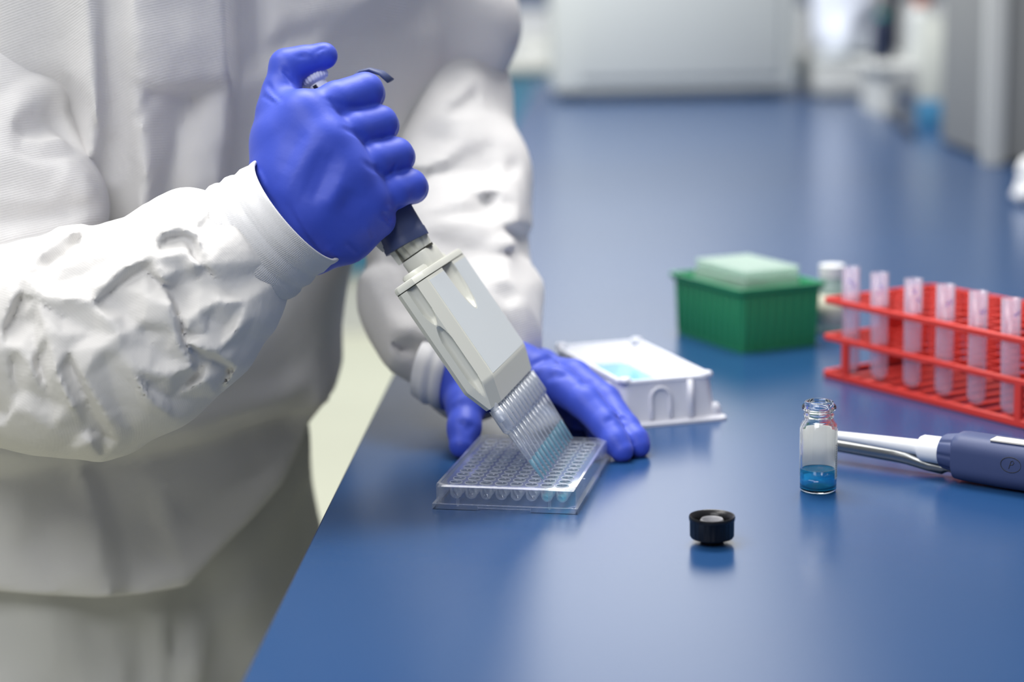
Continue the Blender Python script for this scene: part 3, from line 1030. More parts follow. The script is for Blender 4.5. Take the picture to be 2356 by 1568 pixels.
# handle: navy, leans slightly towards the plunger
PMi = PM.inverted()
hb = PMi @ Vector(at(930, 549, 1.156)); ht = PMi @ Vector(at(752, 222, 1.156)); hd = (ht - hb).normalized()
HM = Matrix.Translation(hb) @ hd.to_track_quat('Z', 'Y').to_matrix().to_4x4()
Lh = (ht - hb).length
bm = bmesh.new()
prof = [(-.004, .0268, .027), (.0012, .0268, .027), (.0018, .0258, .0262), (.012, .0252, .0255), (.03, .0245, .025), (.06, .0245, .025), (Lh - .012, .026, .027), (Lh - .004, .024, .025), (Lh, .018, .020)]
loft(bm, [[(x, y, z) for x, y in rrect(a, b, min(a, b) * .38, 6)] for z, a, b in prof], M=HM)
pobj('handle', bm, M_navy, auto=40)
# finger hook arching over the index finger
bm = bmesh.new()
hk = [PMi @ Vector(at(x, y, d)) for x, y, d in ((770, 225, 1.160), (800, 190, 1.160), (828, 167, 1.160), (852, 161, 1.160), (878, 168, 1.159), (899, 186, 1.158))]
tube_path(bm, hk, [.0050, .0052, .0055, .0055, .0052, .0040], 14, flat=0.28)
pobj('finger_hook', bm, M_navy, smooth=True)
# plunger
pb = PMi @ Vector(at(748, 226, 1.154)); pt = PMi @ Vector(at(716, 168, 1.154))
KM = frame_to(pb, pt); Lp = (pt - pb).length
bm = bmesh.new(); lathe(bm, [(0, -.004), (.0072, -.004), (.0060, .004), (.0055, Lp - .007), (.007, Lp - .006), (0, Lp - .006)], 32, KM)
pobj('plunger_shaft', bm, M_white, auto=40)
bm = bmesh.new(); lathe(bm, [(0, Lp - .0064), (.0074, Lp - .0064), (.0088, Lp - .0050), (.0088, Lp - .0010), (.0080, Lp + .0002), (0, Lp + .0006)], 96, KM,
                        flute=lambda k, z: 0.04 * math.cos(2 * PI * k / 96 * 24))
pobj('plunger_button', bm, M_white, auto=60)
bm = bmesh.new(); c_ = PMi @ Vector(at(727, 202, 1.146)); bx(bm, c_, (.0022, .0016, .0035)); pobj('volume_marker', bm, M_black)
# small frosted rivet print

# ---- glass vial with blue liquid
vb = on(1882, 1128)
sV = 84 / 3880 / 2
vial = empty('glass_vial', vb, 0, 'clear glass vial with a white label and blue liquid standing on the bench', 'vial')
vial.scale = (1, 1, .98)
R = 0.0108; H = 0.0555
bm = bmesh.new()
outer = [(0, 0), (R * .86, 0), (R * .96, .0006), (R, .0022), (R, .0400), (R * .97, .0418), (R * .84, .0436), (R * .79, .0450), (R * .79, .0462), (R * .84, .0472), (R * .79, .0482),
         (R * .79, .0496), (R * .92, .0506), (R * .94, .0518), (R * .90, .0530), (R * .79, .0538), (R * .79, .0548), (R * .74, H)]
inner = [(R * .64, H), (R * .62, .0542), (R * .62, .0445), (R * .72, .0425), (R * .88, .0395), (R * .89, .0052), (R * .82, .0030), (R * .5, .0024), (0, .0026)]
lathe(bm, outer + inner, 64)
obj('glass_body', bm, M_glass, vial, smooth=True)
bm = bmesh.new()
lathe(bm, [(0, .0020), (R * .5, .0018), (R * .84, .0024), (R * .92, .0048), (R * .92, .0142), (R * .84, .0135), (R * .6, .0130), (0, .0129)], 64)
o_ = obj('blue_liquid', bm, M_bluelq, vial, smooth=True)
# label wraps the far side and part of the right side
bm = bmesh.new(); rl = R + .00012
N = 40; a0, a1 = math.radians(-36), math.radians(166)
ang = [a0 + (a1 - a0) * k / N for k in range(N + 1)]
L = []
for rr in (rl, rl + .00012):
    for z in (.0085, .0385):
        L.append([bm.verts.new((rr * math.cos(a), rr * math.sin(a), z)) for a in ang])
for k in range(N):
    bm.faces.new((L[0][k], L[0][k + 1], L[1][k + 1], L[1][k])); bm.faces.new((L[2][k], L[3][k], L[3][k + 1], L[2][k + 1]))
    bm.faces.new((L[0][k], L[2][k], L[2][k + 1], L[0][k + 1])); bm.faces.new((L[1][k], L[1][k + 1], L[3][k + 1], L[3][k]))
lb = obj('paper_label', bm, M_label, vial, smooth=True)
# rows of tiny print near the label's right edge
bm = bmesh.new()
rr = rl + .00026
for col, aa in enumerate((-34, -29, -24)):
    z = .0100
    rnd = random.Random(col)
    while z < .0300:
        hgt = rnd.uniform(.0004, .0011)
        v_ = [bm.verts.new((rr * math.cos(math.radians(aa + d)), rr * math.sin(math.radians(aa + d)), zz)) for d, zz in ((0, z), (2.4, z), (2.4, z + hgt), (0, z + hgt))]
        bm.faces.new(v_); z += hgt + rnd.uniform(.0003, .0007)
o_ = obj('label_print', bm, M_seam, lb); o_['kind'] = 'stuff'

# ---- black screw cap, upside down on its dimple
cb_ = on(1638, 1247)
cap = empty('screw_cap', cb_, 0, 'small black screw cap with a grey liner lying open side up', 'cap')
Rc = .0124
bm = bmesh.new()
lathe(bm, [(0, 0), (Rc * .50, 0), (Rc * .52, .0012), (Rc * .62, .0018), (Rc * .92, .0034), (Rc * .955, .0045), (Rc * .965, .0138), (Rc, .0142), (Rc * 1.01, .0160), (Rc * .985, .0168),
           (Rc * .93, .0166), (Rc * .86, .0150), (Rc * .80, .0140), (Rc * .78, .0120), (Rc * .83, .0112), (Rc * .78, .0100), (Rc * .80, .0062), (0, .0062)], 96,
      M=Matrix.Diagonal((1, 1, .90, 1)), flute=lambda k, z: (0.010 * (1 if k % 4 < 2 else -1)) if .0044 < z < .0139 else 0)
obj('cap_shell', bm, M_black, cap, auto=50)
bm = bmesh.new(); lathe(bm, [(Rc * .50, .0062), (Rc * .52, .0135), (Rc * .47, .0148), (Rc * .42, .0140), (Rc * .41, .0115), (0, .0113)], 48, M=Matrix.Diagonal((1, 1, .90, 1)))
o_ = obj('liner', bm, mat('grey_liner', (.36, .36, .38), .35), cap, auto=50); o_['label'] = 'pale grey ring liner'

# ---- white reagent trough
t0, t1 = on(1430, 882, BENCH + .030), on(1300, 800, BENCH + .030)
tf, tr2 = on(1430, 882, BENCH + .030), on(1642, 864, BENCH + .030)
ex = (tr2 - tf); TWd = np.linalg.norm(ex) ; ex /= TWd
ey = np.array([-ex[1], ex[0], 0]); TLn = 0.140
tc0 = (tf + ex * TWd / 2 + ey * TLn / 2); tyaw = math.atan2(ex[1], ex[0])
trough = empty('reagent_trough', (tc0[0], tc0[1], BENCH), tyaw, 'white plastic reagent trough with a trace of blue liquid behind the far glove', 'trough')
bm = bmesh.new()
def rr_loop(w, l, z, c=.006): return [(x, y, z) for x, y in rrect(w, l, c, 4)]
w_, l_ = TWd, TLn
loft(bm, [rr_loop(w_ + .016, l_ + .016, 0), rr_loop(w_ + .016, l_ + .016, .0018), rr_loop(w_ + .005, l_ + .005, .0030), rr_loop(w_ + .003, l_ + .003, .0060), rr_loop(w_ - .002, l_ - .002, .0285),
          rr_loop(w_ + .001, l_ + .001, .0295), rr_loop(w_, l_, .0312), rr_loop(w_ - .005, l_ - .005, .0312, .004), rr_loop(w_ - .009, l_ - .009, .0285, .003),
          rr_loop(w_ - .013, l_ - .013, .0272, .003), rr_loop(w_ * .12, l_ * .66, .0035, .003)], cap0=True, cap1=True)
obj('trough_body', bm, M_trough, trough, auto=35)
# arched ribs on the outer walls
def arch_rib(c, dx, wdt, parent, nrm_):
    bm = bmesh.new(); pts_ = []
    for t in (0, .4, .75): pts_.append((-wdt, .004 + .022 * t / .75 * .62))
    for k in range(1, 8):
        a = PI - PI * k / 8; pts_.append((wdt * math.cos(a), .0176 + .0075 * math.sin(a)))
    for t in (.75, .4, 0): pts_.append((wdt, .004 + .022 * t / .75 * .62))
    tube_path(bm, [(c[0] + dx[0] * x + nrm_[0] * (.030 - z) * .10, c[1] + dx[1] * x + nrm_[1] * (.030 - z) * .10, z) for x, z in pts_], .0014, 8)
    obj('arched_rib', bm, M_trough, parent, smooth=True)
arch_rib((-.006, -l_ / 2, 0), (1, 0), .007, trough, (0, -1))
for yy in (-.045, -.015, .015, .045):
    arch_rib((-w_ / 2, yy, 0), (0, 1), .006, trough, (-1, 0)); arch_rib((w_ / 2, yy, 0), (0, 1), .006, trough, (1, 0))
for x in (.016,):
    bm = bmesh.new(); tube_path(bm, [(x, -l_ / 2 - .003, .003), (x, -l_ / 2 - .0005, .029)], .0022, 8); obj('corner_rib', bm, M_trough, trough, smooth=True)
for sx in (-1, 1):
    for sy in (-1, 1):
        bm = bmesh.new(); lathe(bm, [(0, -.002), (.0045, -.002), (.0045, .0005), (.0035, .0018), (0, .0024)], 16, Matrix.Translation((sx * (w_ / 2 - .004), sy * (l_ / 2 - .004), .0312)))
        obj('corner_boss', bm, M_trough, trough, smooth=True)
        bm = bmesh.new(); lathe(bm, [(0, 0), (.006, 0), (.0055, .006), (.004, .009), (0, .010)], 16, Matrix.Translation((sx * (w_ / 2 + .001), sy * (l_ / 2 - .004), .001)))
        obj('stacking_foot', bm, M_trough, trough, smooth=True)
bm = bmesh.new(); loft(bm, [[(x, y, z) for x, y in rrect(a, b, .002, 3, 0, cy)] for z, a, b, cy in ((.0038, w_ * .12, l_ * .66, 0), (.0170, w_ * .57, l_ * .80, 0))])
o_ = obj('blue_liquid', bm, clear('light_blue_liquid', tint=(.55, .88, .97), haze=.30, edge=.5, hazecol=(.35, .78, .95)), trough)

# ---- green tip box
f0 = on(1705, 812); fL = on(1482, 772); fR = on(1882, 792)
eu = (fR - f0); eu[2] = 0; eu /= np.linalg.norm(eu); ev = np.array([-eu[1], eu[0], 0])
GL, GW = 0.098, 0.118     # along eu, along ev
if (fL - f0) @ ev < 0: ev = -ev
gl_ = np.linalg.norm(fR - f0); gw_ = (fL - f0) @ ev
gc = f0 + eu * gl_ / 2 + ev * gw_ / 2
gyaw = math.atan2(eu[1], eu[0])
gb = empty('tip_box', (gc[0], gc[1], BENCH), gyaw, 'green ribbed pipette tip box with a frosted tray of tips on top', 'tip box')
HG = .052
bm = bmesh.new()
def gl(a, b, z, c=.004): return [(x, y, z) for x, y in rrect(a, b, c, 4)]
loft(bm, [gl(gl_, gw_, 0), gl(gl_ + .0035, gw_ + .0035, HG - .006), gl(gl_ + .009, gw_ + .009, HG - .004), gl(gl_ + .010, gw_ + .010, HG), gl(gl_ + .004, gw_ + .004, HG), gl(gl_ + .003, gw_ + .003, HG - .002),
          gl(gl_ - .002, gw_ - .002, HG - .010)])
obj('box_shell', bm, M_green, gb, auto=35)
def ribs(n, length, fixed, axis):
    for k in range(n):
        p_ = -length / 2 + length * (k + .5) / n
        c_ = (p_, fixed, HG / 2 - .002) if axis == 0 else (fixed, p_, HG / 2 - .002)
        s_ = (.0024, .0022, HG - .010) if axis == 0 else (.0022, .0024, HG - .010)
        tilt = Matrix.Rotation(-math.copysign(.034, fixed), 4, 'X') if axis == 0 else Matrix.Rotation(math.copysign(.034, fixed), 4, 'Y')
        box_obj('rib', c_, s_, M_green, gb, .0006, 1, rot=tilt)
ribs(9, gl_, -(gw_ / 2 + .0010), 0); ribs(9, gl_, (gw_ / 2 + .0010), 0); ribs(11, gw_, -(gl_ / 2 + .0010), 1); ribs(11, gw_, (gl_ / 2 + .0010), 1)
bm = bmesh.new(); loft(bm, [gl(gl_ - .001, gw_ - .001, HG - .0095), gl(gl_ - .001, gw_ - .001, HG - .0075)])
o_ = obj('tray_deck', bm, M_greenrim, gb); o_['label'] = 'brighter green inner deck'
tw_, tl_ = gl_ * .74, gw_ * .80
bm = bmesh.new(); loft(bm, [gl(tw_, tl_, HG - .0075, .003), gl(tw_ - .002, tl_ - .002, HG + .004, .003), gl(tw_ - .006, tl_ - .006, HG + .005, .003)])
obj('tip_tray', bm, M_tray, gb, auto=40)
bm = bmesh.new()
nx_, ny_ = 8, 12
for i in range(nx_):
    for j in range(ny_):
        lathe(bm, [(0, 0), (.0031, 0), (.0033, .0075), (.0024, .0075), (.0022, .003), (0, .003)], 10,
              Matrix.Translation((-tw_ / 2 + tw_ * (i + .5) / nx_ * .96 + .002, -tl_ / 2 + tl_ * (j + .5) / ny_ * .96 + .002, HG + .005)))
o_ = obj('stored_tips', bm, M_tray, gb, smooth=True); o_['kind'] = 'stuff'

# ---- red test tube rack
r0 = on(1900, 683, BENCH + .061); r1 = on(2345, 775, BENCH + .061)
rx = (r1 - r0); rx[2] = 0; rx /= np.linalg.norm(rx); ry = np.array([-rx[1], rx[0], 0])
RL, RD, RH = 0.246, 0.106, 0.061
ryaw = math.atan2(rx[1], rx[0])
rack = empty('test_tube_rack', (r0[0], r0[1], BENCH), ryaw, 'red three tier plastic test tube rack with frosted tubes in its front row', 'rack')
tiers = ((.0, .0055, 'base_frame'), (.0285, .0045, 'middle_shelf'), (RH - .0045, .0045, 'top_shelf'))
PITX = 0.0335
tx = [0.0140 + 0.0345 * k for k in range(7)]
for z, h_, nm in tiers:
    bm = bmesh.new()
    for y in (0.0, RD): bx(bm, (RL / 2, y, z + h_ / 2), (RL, .0034, h_))
    for x in (0.0, RL): bx(bm, (x, RD / 2, z + h_ / 2), (.0034, RD, h_))
    bevel_all(bm, .0008, 1)
    fr_ = obj(nm, bm, M_red, rack, auto=40)
    if nm != 'base_frame':
        for k in range(13):
            x = RL * (k + .0) / 13 + .0056 + .0135 * .5
            if k < 13: box_obj('cross_bar', (min(x + .004, RL - .004), RD / 2, z + h_ / 2), (.0022, RD - .002, h_ * .8), M_red, fr_)
        for j in range(1, 6):
            box_obj('long_bar', (RL / 2, RD * j / 6, z + h_ / 2), (RL - .002, .0022, h_ * .7), M_red, fr_)
    else:
        for j in range(1, 14):
            box_obj('slat', (RL * j / 14, RD / 2, z + .0015), (.0075, RD - .002, .0022), M_red, fr_)
for x in (.0235, .2005):
    for y in (0.0, RD):
        box_obj('upright', (x, y, RH / 2), (.0058, .0034, RH - .006) if False else (.0058, .0032, .0290), M_red, rack).location.z = -.0140
    box_obj('upright', (x, RD, RH / 2 + .013), (.0058, .0032, .030), M_red, rack)
for x in (0.0, RL):
    box_obj('end_panel', (x + (.002 if x == 0 else -.002), RD * .72, RH / 2), (.0022, RD * .46, RH - .008), M_red, rack)
box_obj('back_rail', (RL / 2, RD, .045), (RL, .0022, .012), M_red, rack)
tn = ['leftmost', 'second from the left', 'third from the left', 'fourth from the left', 'fifth from the left', 'sixth from the left', 'rightmost']
bm = bmesh.new()
rt = .0064
prof = [(rt, .0720), (rt * 1.02, .0760)] if False else []
pr = [(0, .0)] + [(rt * math.sin(a), rt - rt * math.cos(a)) for a in (.3, .6, .9, 1.2, 1.5)] + [(rt * 1.0, .040), (rt * 1.03, .0790), (rt * .93, .0790), (rt * .90, .040)] + [(rt * .88 * math.sin(a), rt - rt * .88 * math.cos(a)) for a in (1.5, 1.1, .6)] + [(0, rt * .12)]
lathe(bm, pr, 28)
bmesh.ops.recalc_face_normals(bm, faces=bm.faces)
tme = bpy.data.meshes.new('tube_wall'); bm.to_mesh(tme); bm.free(); tme.materials.append(M_tube); tme.polygons.foreach_set('use_smooth', [True] * len(tme.polygons))
bpx = [(1938, 857), (2003, 874), (2078, 893), (2151, 912), (2226, 933), (2303, 955)]
for k, (px, py) in enumerate(bpx):
    q_ = on(px, py, BENCH + .0055) + ry * .008
    t_ = empty('test_tube', q_, 0, 'frosted test tube, %s in the front row of the red rack' % tn[k], 'test tube', 'tubes in the red rack')
    t_.rotation_euler = (random.uniform(-.02, .02), random.uniform(-.015, .02), 0)
    o_ = bpy.data.objects.new('tube_wall', tme); COL.objects.link(o_); o_.parent = t_
    bm = bmesh.new()
    rnd = random.Random(k)
    for j in range(4):       # hand-written smudge of purple marker
        a = math.radians(-115 + 12 * j + k * 6); z = .0655 + rnd.uniform(-.003, .004)
        v_ = [bm.verts.new((rt * 1.045 * math.cos(a + d), rt * 1.045 * math.sin(a + d), z + zz)) for d, zz in ((0, 0), (.10, .001), (.10, .0035), (0, .0025))]
        bm.faces.new(v_)
    m_ = obj('ink_mark', bm, M_ink, t_)
# small white bottle behind the rack
q_ = on(1912, 765)
sb = empty('reagent_bottle', q_, 0, 'small milky bottle with a cream label between the green box and red rack', 'bottle')
bm = bmesh.new(); lathe(bm, [(0, 0), (.0125, 0), (.013, .002), (.013, .040), (.009, .046), (.009, .050), (0, .050)], 28); obj('bottle_body', bm, M_tray, sb, auto=40)
bm = bmesh.new(); lathe(bm, [(.0132, .008), (.0134, .008), (.0134, .034), (.0132, .034)], 28); obj('paper_label', bm, mat('cream_label', (.78, .76, .62), .7), sb, smooth=True)
bm = bmesh.new(); lathe(bm, [(0, .048), (.0105, .048), (.0105, .058), (0, .058)], 28); obj('cap', bm, M_white, sb, auto=40)

# ---- single channel pipette lying on the bench
h0, h1 = on(1925, 1001, BENCH + .0165), on(2280, 1052, BENCH + .0165)
dax = (h1 - h0); Ls = np.linalg.norm(dax); dax = dax / Ls
sp = bpy.data.objects.new('single_pipette', None); COL.objects.link(sp)
zax = Vector(dax); yax = Vector((0, 0, 1)).cross(zax).normalized(); xax = yax.cross(zax)   # x = up-ish? local x = down/up, y = sideways
xax = Vector((0, 0, 1)); xax = (xax - zax * xax.dot(zax)).normalized(); yax = zax.cross(xax)
sp.matrix_world = Matrix(((xax.x, yax.x, zax.x, h0[0]), (xax.y, yax.y, zax.y, h0[1]), (xax.z, yax.z, zax.z, h0[2]), (0, 0, 0, 1)))
tag(sp, 'single channel pipette with a navy handle and white shaft lying behind the vial', 'pipette')
def zpx(px):    # distance along axis for a pixel column
    g = lambda t: (lambda q: 1178 + FPX * (q @ _R) / (q @ _F))(h0 + dax * t - CAM)
    a_, b_ = -.1, .3
    for _ in range(40):
        m_ = (a_ + b_) / 2
        if g(m_) < px: a_ = m_
        else: b_ = m_
    return a_
z1, z2, z3, z4 = zpx(2122), zpx(2170), zpx(2208), zpx(2228)
bm = bmesh.new(); lathe(bm, [(0, -.010), (.0022, -.010), (.0026, .0), (.0038, .03), (.0048, z1), (0, z1)], 32); obj('shaft', bm, M_white, sp, auto=40)
bm = bmesh.new(); lathe(bm, [(0, z1 - .001), (.0070, z1 - .001), (.0080, z1 + .001), (.0084, z2 + .003), (0, z2 + .003)], 32); obj('collar', bm, M_white, sp, auto=40)
bm = bmesh.new(); lathe(bm, [(0, z2), (.0095, z2), (.0105, z2 + .0015), (.0122, z3), (.0122, z4 + .003), (0, z4 + .003)], 80,
                        flute=lambda k, z: -0.10 * max(0, math.cos(2 * PI * k / 80 * 8)) ** 4 if z2 + .001 < z < z3 + .001 else 0)
obj('volume_knob', bm, M_navy, sp, auto=50)
bm = bmesh.new()
loft(bm, [[(x, y, z) for x, y in rrect(a, b, min(a, b) * .36, 7, cx)] for z, a, b, cx in ((z3 - .002, .022, .020, 0), (z3, .0275, .0255, -.001), (z3 + .004, .0285, .0265, -.001), (z3 + .03, .0290, .0275, -.0015), (z3 + .07, .0290, .0285, -.0015),
      (z3 + .115, .031, .030, 0), (z3 + .13, .027, .027, 0))])
hd_ = obj('handle', bm, M_navy, sp, auto=40)
bm = bmesh.new(); lathe(bm, [(0, z3 + .128), (.006, z3 + .128), (.006, z3 + .142), (.008, z3 + .143), (.008, z3 + .149), (0, z3 + .150)], 32); obj('plunger_button', bm, M_white, sp, auto=40)
zl = zpx(2290)
box_obj('display_label', (.0128, .004, zl + .025), (.0012, .010, .050), mat('cream_strip', (.70, .66, .60), .5), sp, .0004)
# dark metal ejector arm: runs under the shaft, then dips to the handle
bm = bmesh.new()
tube_path(bm, [(-.0056, -.001, -.008), (-.0060, -.001, 0), (-.0068, -.001, zpx(2060)), (-.0074, -.001, zpx(2090)), (-.0112, -.002, zpx(2135)), (-.0128, -.003, zpx(2165)), (-.0120, -.003, zpx(2190)), (-.0110, -.003, zpx(2215))],
          [.0042, .0046, .0050, .0048, .0034, .0028, .0026, .0024], 14)
obj('ejector_arm', bm, M_steel, sp, smooth=True)
# engraved round emblem with a p on the handle side (thin relief curves)
bm = bmesh.new()
zc = zpx(2347)
side = -1 if (Vector(CAM) - Vector(h0)).dot(yax) < 0 else 1
def hp(u, v): return (.0010 + v, side * .01395, zc + u)
tube_path(bm, [hp(.0062 * math.cos(a), .0046 * math.sin(a)) for a in np.linspace(0, 2 * PI, 29)], .00016, 5)
tube_path(bm, [hp(-.0012, -.0024), hp(-.0004, .0002), hp(.0003, .0024)], .00018, 5)
tube_path(bm, [hp(-.0001, .0018), hp(.0012, .0026), hp(.0020, .0014), hp(.0012, .0002), hp(-.0005, .0)], .00018, 5)
obj('engraved_emblem', bm, M_seam, hd_)

#@@PART3
# ================================================================== THE PERSON
person = empty('person', (-0.27, 1.38, 0.0), 0,
               'person in a white long sleeved coat and blue nitrile gloves leaning over the bench', 'person')
poff = -Vector(person.location)


def pchild(name, me, m, parent=None):
    o = link(name, me, m, parent or person)
    if parent is None:
        o.location = poff
    return o


U_ = (0.574, 0.819)      # along the shoulders


def px3(lst):
    return [[(x, y) for x, y in pts] for pts in lst]


# ---- coat body
F = Field((-0.62, 1.00, 0.76), (0.10, 1.72, 1.50), 0.005)
F.column([
    (0.770, -.292, 1.385, .196, .142), (0.800, -.292, 1.385, .196, .140), (0.860, -.295, 1.385, .188, .132), (0.893, -.295, 1.385, .180, .126), (0.900, -.292, 1.385, .188, .136),
    (0.912, -.294, 1.380, .195, .142), (0.940, -.293, 1.380, .192, .142), (1.000, -.282, 1.380, .190, .138), (1.080, -.245, 1.380, .198, .136), (1.160, -.220, 1.380, .202, .132),
    (1.250, -.205, 1.380, .205, .125), (1.330, -.200, 1.380, .20, .115), (1.400, -.195, 1.385, .15, .09), (1.45, -.18, 1.38, .075, .065)], U_, p=2.3)
# right shoulder bulk and left shoulder bulk
F.cone(at(-60, -240, 1.22), at(60, 60, 1.24), .070, .060, .05)
F.cone(at(760, -160, 1.50), at(1000, 60, 1.50), .075, .060, .06)
F.ripple(0.0035, 0.16, 11, (1, 1, .35))
TF = [
    [(516, -60, 15), (520, 60, 15), (526, 185, 15), (519, 300, 12), (505, 430, 10)],
    [(536, -60, 1), (541, 60, 1), (546, 185, 1), (539, 300, 0), (526, 430, 0)],
    [(318, 184, 10), (370, 196, 11), (430, 189, 11), (475, 184, 13), (512, 182, 15)],
    [(332, 208, 0), (375, 215, 0), (432, 206, 0), (472, 204, 2), (514, 202, 8)],
    [(437, 222, -8), (415, 300, -10), (392, 430, -10), (380, 540, -6)], [(478, 240, 4), (462, 330, 4), (448, 430, 3)],
    [(400, 20, 8), (410, 100, 12), (380, 160, 12)],
    [(300, -60, 11), (305, 60, 11), (312, 170, 9), (325, 300, 9), (335, 430, 9), (345, 540, 6)],
    [(280, -60, 1), (268, 80, 0), (285, 200, 0), (300, 330, 0), (312, 430, 0), (310, 520, -2)],
    [(195, -60, 13), (215, 100, 14), (222, 230, 14), (218, 330, 12), (180, 400, 8)],
    [(242, -20, 0), (242, 120, -3), (248, 260, -5), (234, 370, -6), (200, 425, -8)],
    [(150, 150, -4), (160, 230, -14), (166, 300, -16), (178, 395, -12)], [(200, 450, -12), (238, 490, -12), (260, 540, -10)],
    [(345, 400, 8), (322, 470, 9), (300, 540, 7)],
    [(590, -60, -4), (600, 120, -5), (575, 320, -5), (560, 440, -3)], [(640, 60, 2), (820, 20, 7), (980, -60, 7)], [(660, 100, -4), (830, 80, -3), (960, 20, -4)],
    [(560, 200, 4), (700, 140, 5), (760, 60, 3)],
    [(730, 620, 0), (660, 720, 5), (560, 850, 7), (430, 955, 5)], [(760, 700, -3), (690, 820, -3), (600, 920, -2)],
]
F.facet(TF, [(x, -160) for x in range(-300, 1300, 200)] + [(x, 1040) for x in range(-300, 1300, 200)] + [(-300, y) for y in range(0, 1000, 200)] + [(1200, y) for y in range(0, 1000, 200)] + [(700, 300), (850, 200), (650, 500), (850, 450), (500, 650), (350, 700)],
        1.30, 1.42, 1.0, 3)
F.folds([
    ([(715, 872), (640, 905), (520, 945), (400, 985), (330, 1003)], 0.007, 0.016),
    ([(720, 900), (715, 940), (700, 925)], 0.010, 0.022)], 1.0, 1.9)
SK = [
    [(325, 1000, 3), (350, 1100, 8), (400, 1230, 12), (434, 1310, 15), (425, 1350, 14)], [(180, 1030, 2), (195, 1100, 7), (225, 1200, 10), (240, 1310, 10)],
    [(160, 1040, 0), (155, 1120, -4), (110, 1200, -3), (30, 1290, 3)], [(205, 1060, -4), (262, 1180, -5), (288, 1270, -5), (300, 1330, -3)], [(345, 1180, -3), (350, 1270, -2)],
    [(470, 1220, 2), (560, 1130, 3), (630, 1080, 2), (665, 980, 0)], [(440, 1180, 4), (500, 1110, 6), (540, 1060, 4)], [(560, 960, -4), (580, 1040, -5), (600, 1090, -3)], [(60, 1090, 3), (40, 1180, 5)]]
F.facet(SK, [(x, 985) for x in range(-300, 1000, 130)] + [(x, 1500) for x in range(-300, 1000, 200)] + [(-300, y) for y in range(1050, 1500, 100)] + [(800, y) for y in range(1050, 1500, 100)] + [(0, 1340), (120, 1340), (330, 1335)], 1.24, 1.40, 1.0, 4)
F.hem([(-600, 1340), (-100, 1350), (100, 1368), (220, 1374), (330, 1365), (430, 1347), (500, 1272), (580, 1192), (650, 1112), (700, 1000), (716, 930), (760, 905), (1300, 905)], 1.5)
coat = pchild('lab_coat', F.mesh('lab_coat'), M_coat)

# ---- trousers / lower overall below the hem
F = Field((-0.56, 1.12, 0.0), (-0.04, 1.66, 0.97), 0.007)
F.column([(0.42, -.300, 1.388, .150, .105), (0.60, -.298, 1.388, .172, .118), (0.72, -.298, 1.386, .178, .124), (0.80, -.300, 1.386, .175, .122), (0.86, -.300, 1.386, .171, .116), (0.90, -.299, 1.386, .169, .113), (0.95, -.290, 1.385, .165, .112)], U_, p=2.2)
ux = np.array([U_[0], U_[1], 0])
hipc = np.array([-.298, 1.388, 0])
for s_ in (-1, 1):
    a_ = hipc + ux * .085 * s_
    F.chain([(a_ + [0, 0, .55], .098), (a_ + [0.01, 0, .30], .080), (a_ + [0.0, 0, .10], .072), (a_ + [0, 0, .05], .075)], .02)
F.ripple(0.004, 0.12, 5, (1, 1, .3))
F.folds([
    ([(330, 1420), (345, 1500), (350, 1600)], -0.012, 0.022), ([(350, 1410), (370, 1500), (385, 1600)], 0.010, 0.02),
    ([(440, 1400), (440, 1480), (430, 1600)], 0.012, 0.022), ([(410, 1420), (400, 1500), (395, 1600)], -0.010, 0.02), ([(470, 1420), (540, 1400), (600, 1330)], 0.006, 0.02),
    ([(478, 1350), (540, 1270), (620, 1180), (690, 1080), (700, 980)], 0.006, 0.03),
    ([(-100, 1420), (60, 1480), (140, 1568)], 0.005, 0.04), ([(200, 1400), (230, 1500), (250, 1590)], -0.004, 0.03),
], 1.0, 1.9)
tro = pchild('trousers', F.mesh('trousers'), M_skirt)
for s_ in (-1, 1):
    a_ = hipc + ux * .085 * s_
    F = Field(a_ + [-.16, -.16, -.001], a_ + [.2, .16, .10], 0.005)
    fw = np.array([.819, -.574, 0])
    F.cone(a_ + fw * -.05 + [0, 0, .042], a_ + fw * .02 + [0, 0, .045], .036, .038, .01); F.cone(a_ + fw * .02 + [0, 0, .040], a_ + fw * .14 + [0, 0, .030], .036, .028, .02)
    pchild('shoe', F.mesh('shoe'), M_white)

# ---- near sleeve: upper arm, elbow, forearm
F = Field(at(-560, 0, 1.10)[0:1].tolist() + [0.98, 0.84], (-0.115, 1.36, 1.42), 0.0026)
UPD = 1.20
F.chain([(at(-95, -330, 1.25), .072), (at(-75, -60, 1.24), .068), (at(-62, 240, 1.225), .064), (at(-45, 470, 1.20), .067), (at(-110, 760, 1.17), .060)], .012)
# fold of the upper sleeve that rolls over the forearm
F.cone(at(-60, 500, 1.17), at(150, 480, 1.19), .024, .016, .03)
F.cone(at(60, 400, 1.20), at(120, 470, 1.19), .030, .022, .03)
F.folds([
    ([(-20, 560), (80, 545), (170, 520), (212, 495)], 0.006, 0.012),
    ([(-20, 500), (80, 500), (150, 492), (200, 478)], -0.006, 0.014),
    ([(30, 275), (80, 300), (160, 275)], -0.013, 0.026),
    ([(20, 280), (60, 245), (110, 215), (170, 190)], 0.007, 0.016),
    ([(40, 300), (90, 325), (165, 310)], 0.007, 0.014),
    ([(130, 390), (180, 420), (205, 470)], 0.005, 0.014),
    ([(0, 25), (80, 40), (140, 70), (190, 130)], 0.005, 0.008),
    ([(-20, 420), (60, 430), (140, 455)], -0.003, 0.02),
], 1.0, 1.5)
sl_up = pchild('upper_sleeve', F.mesh('upper_sleeve'), M_coat)

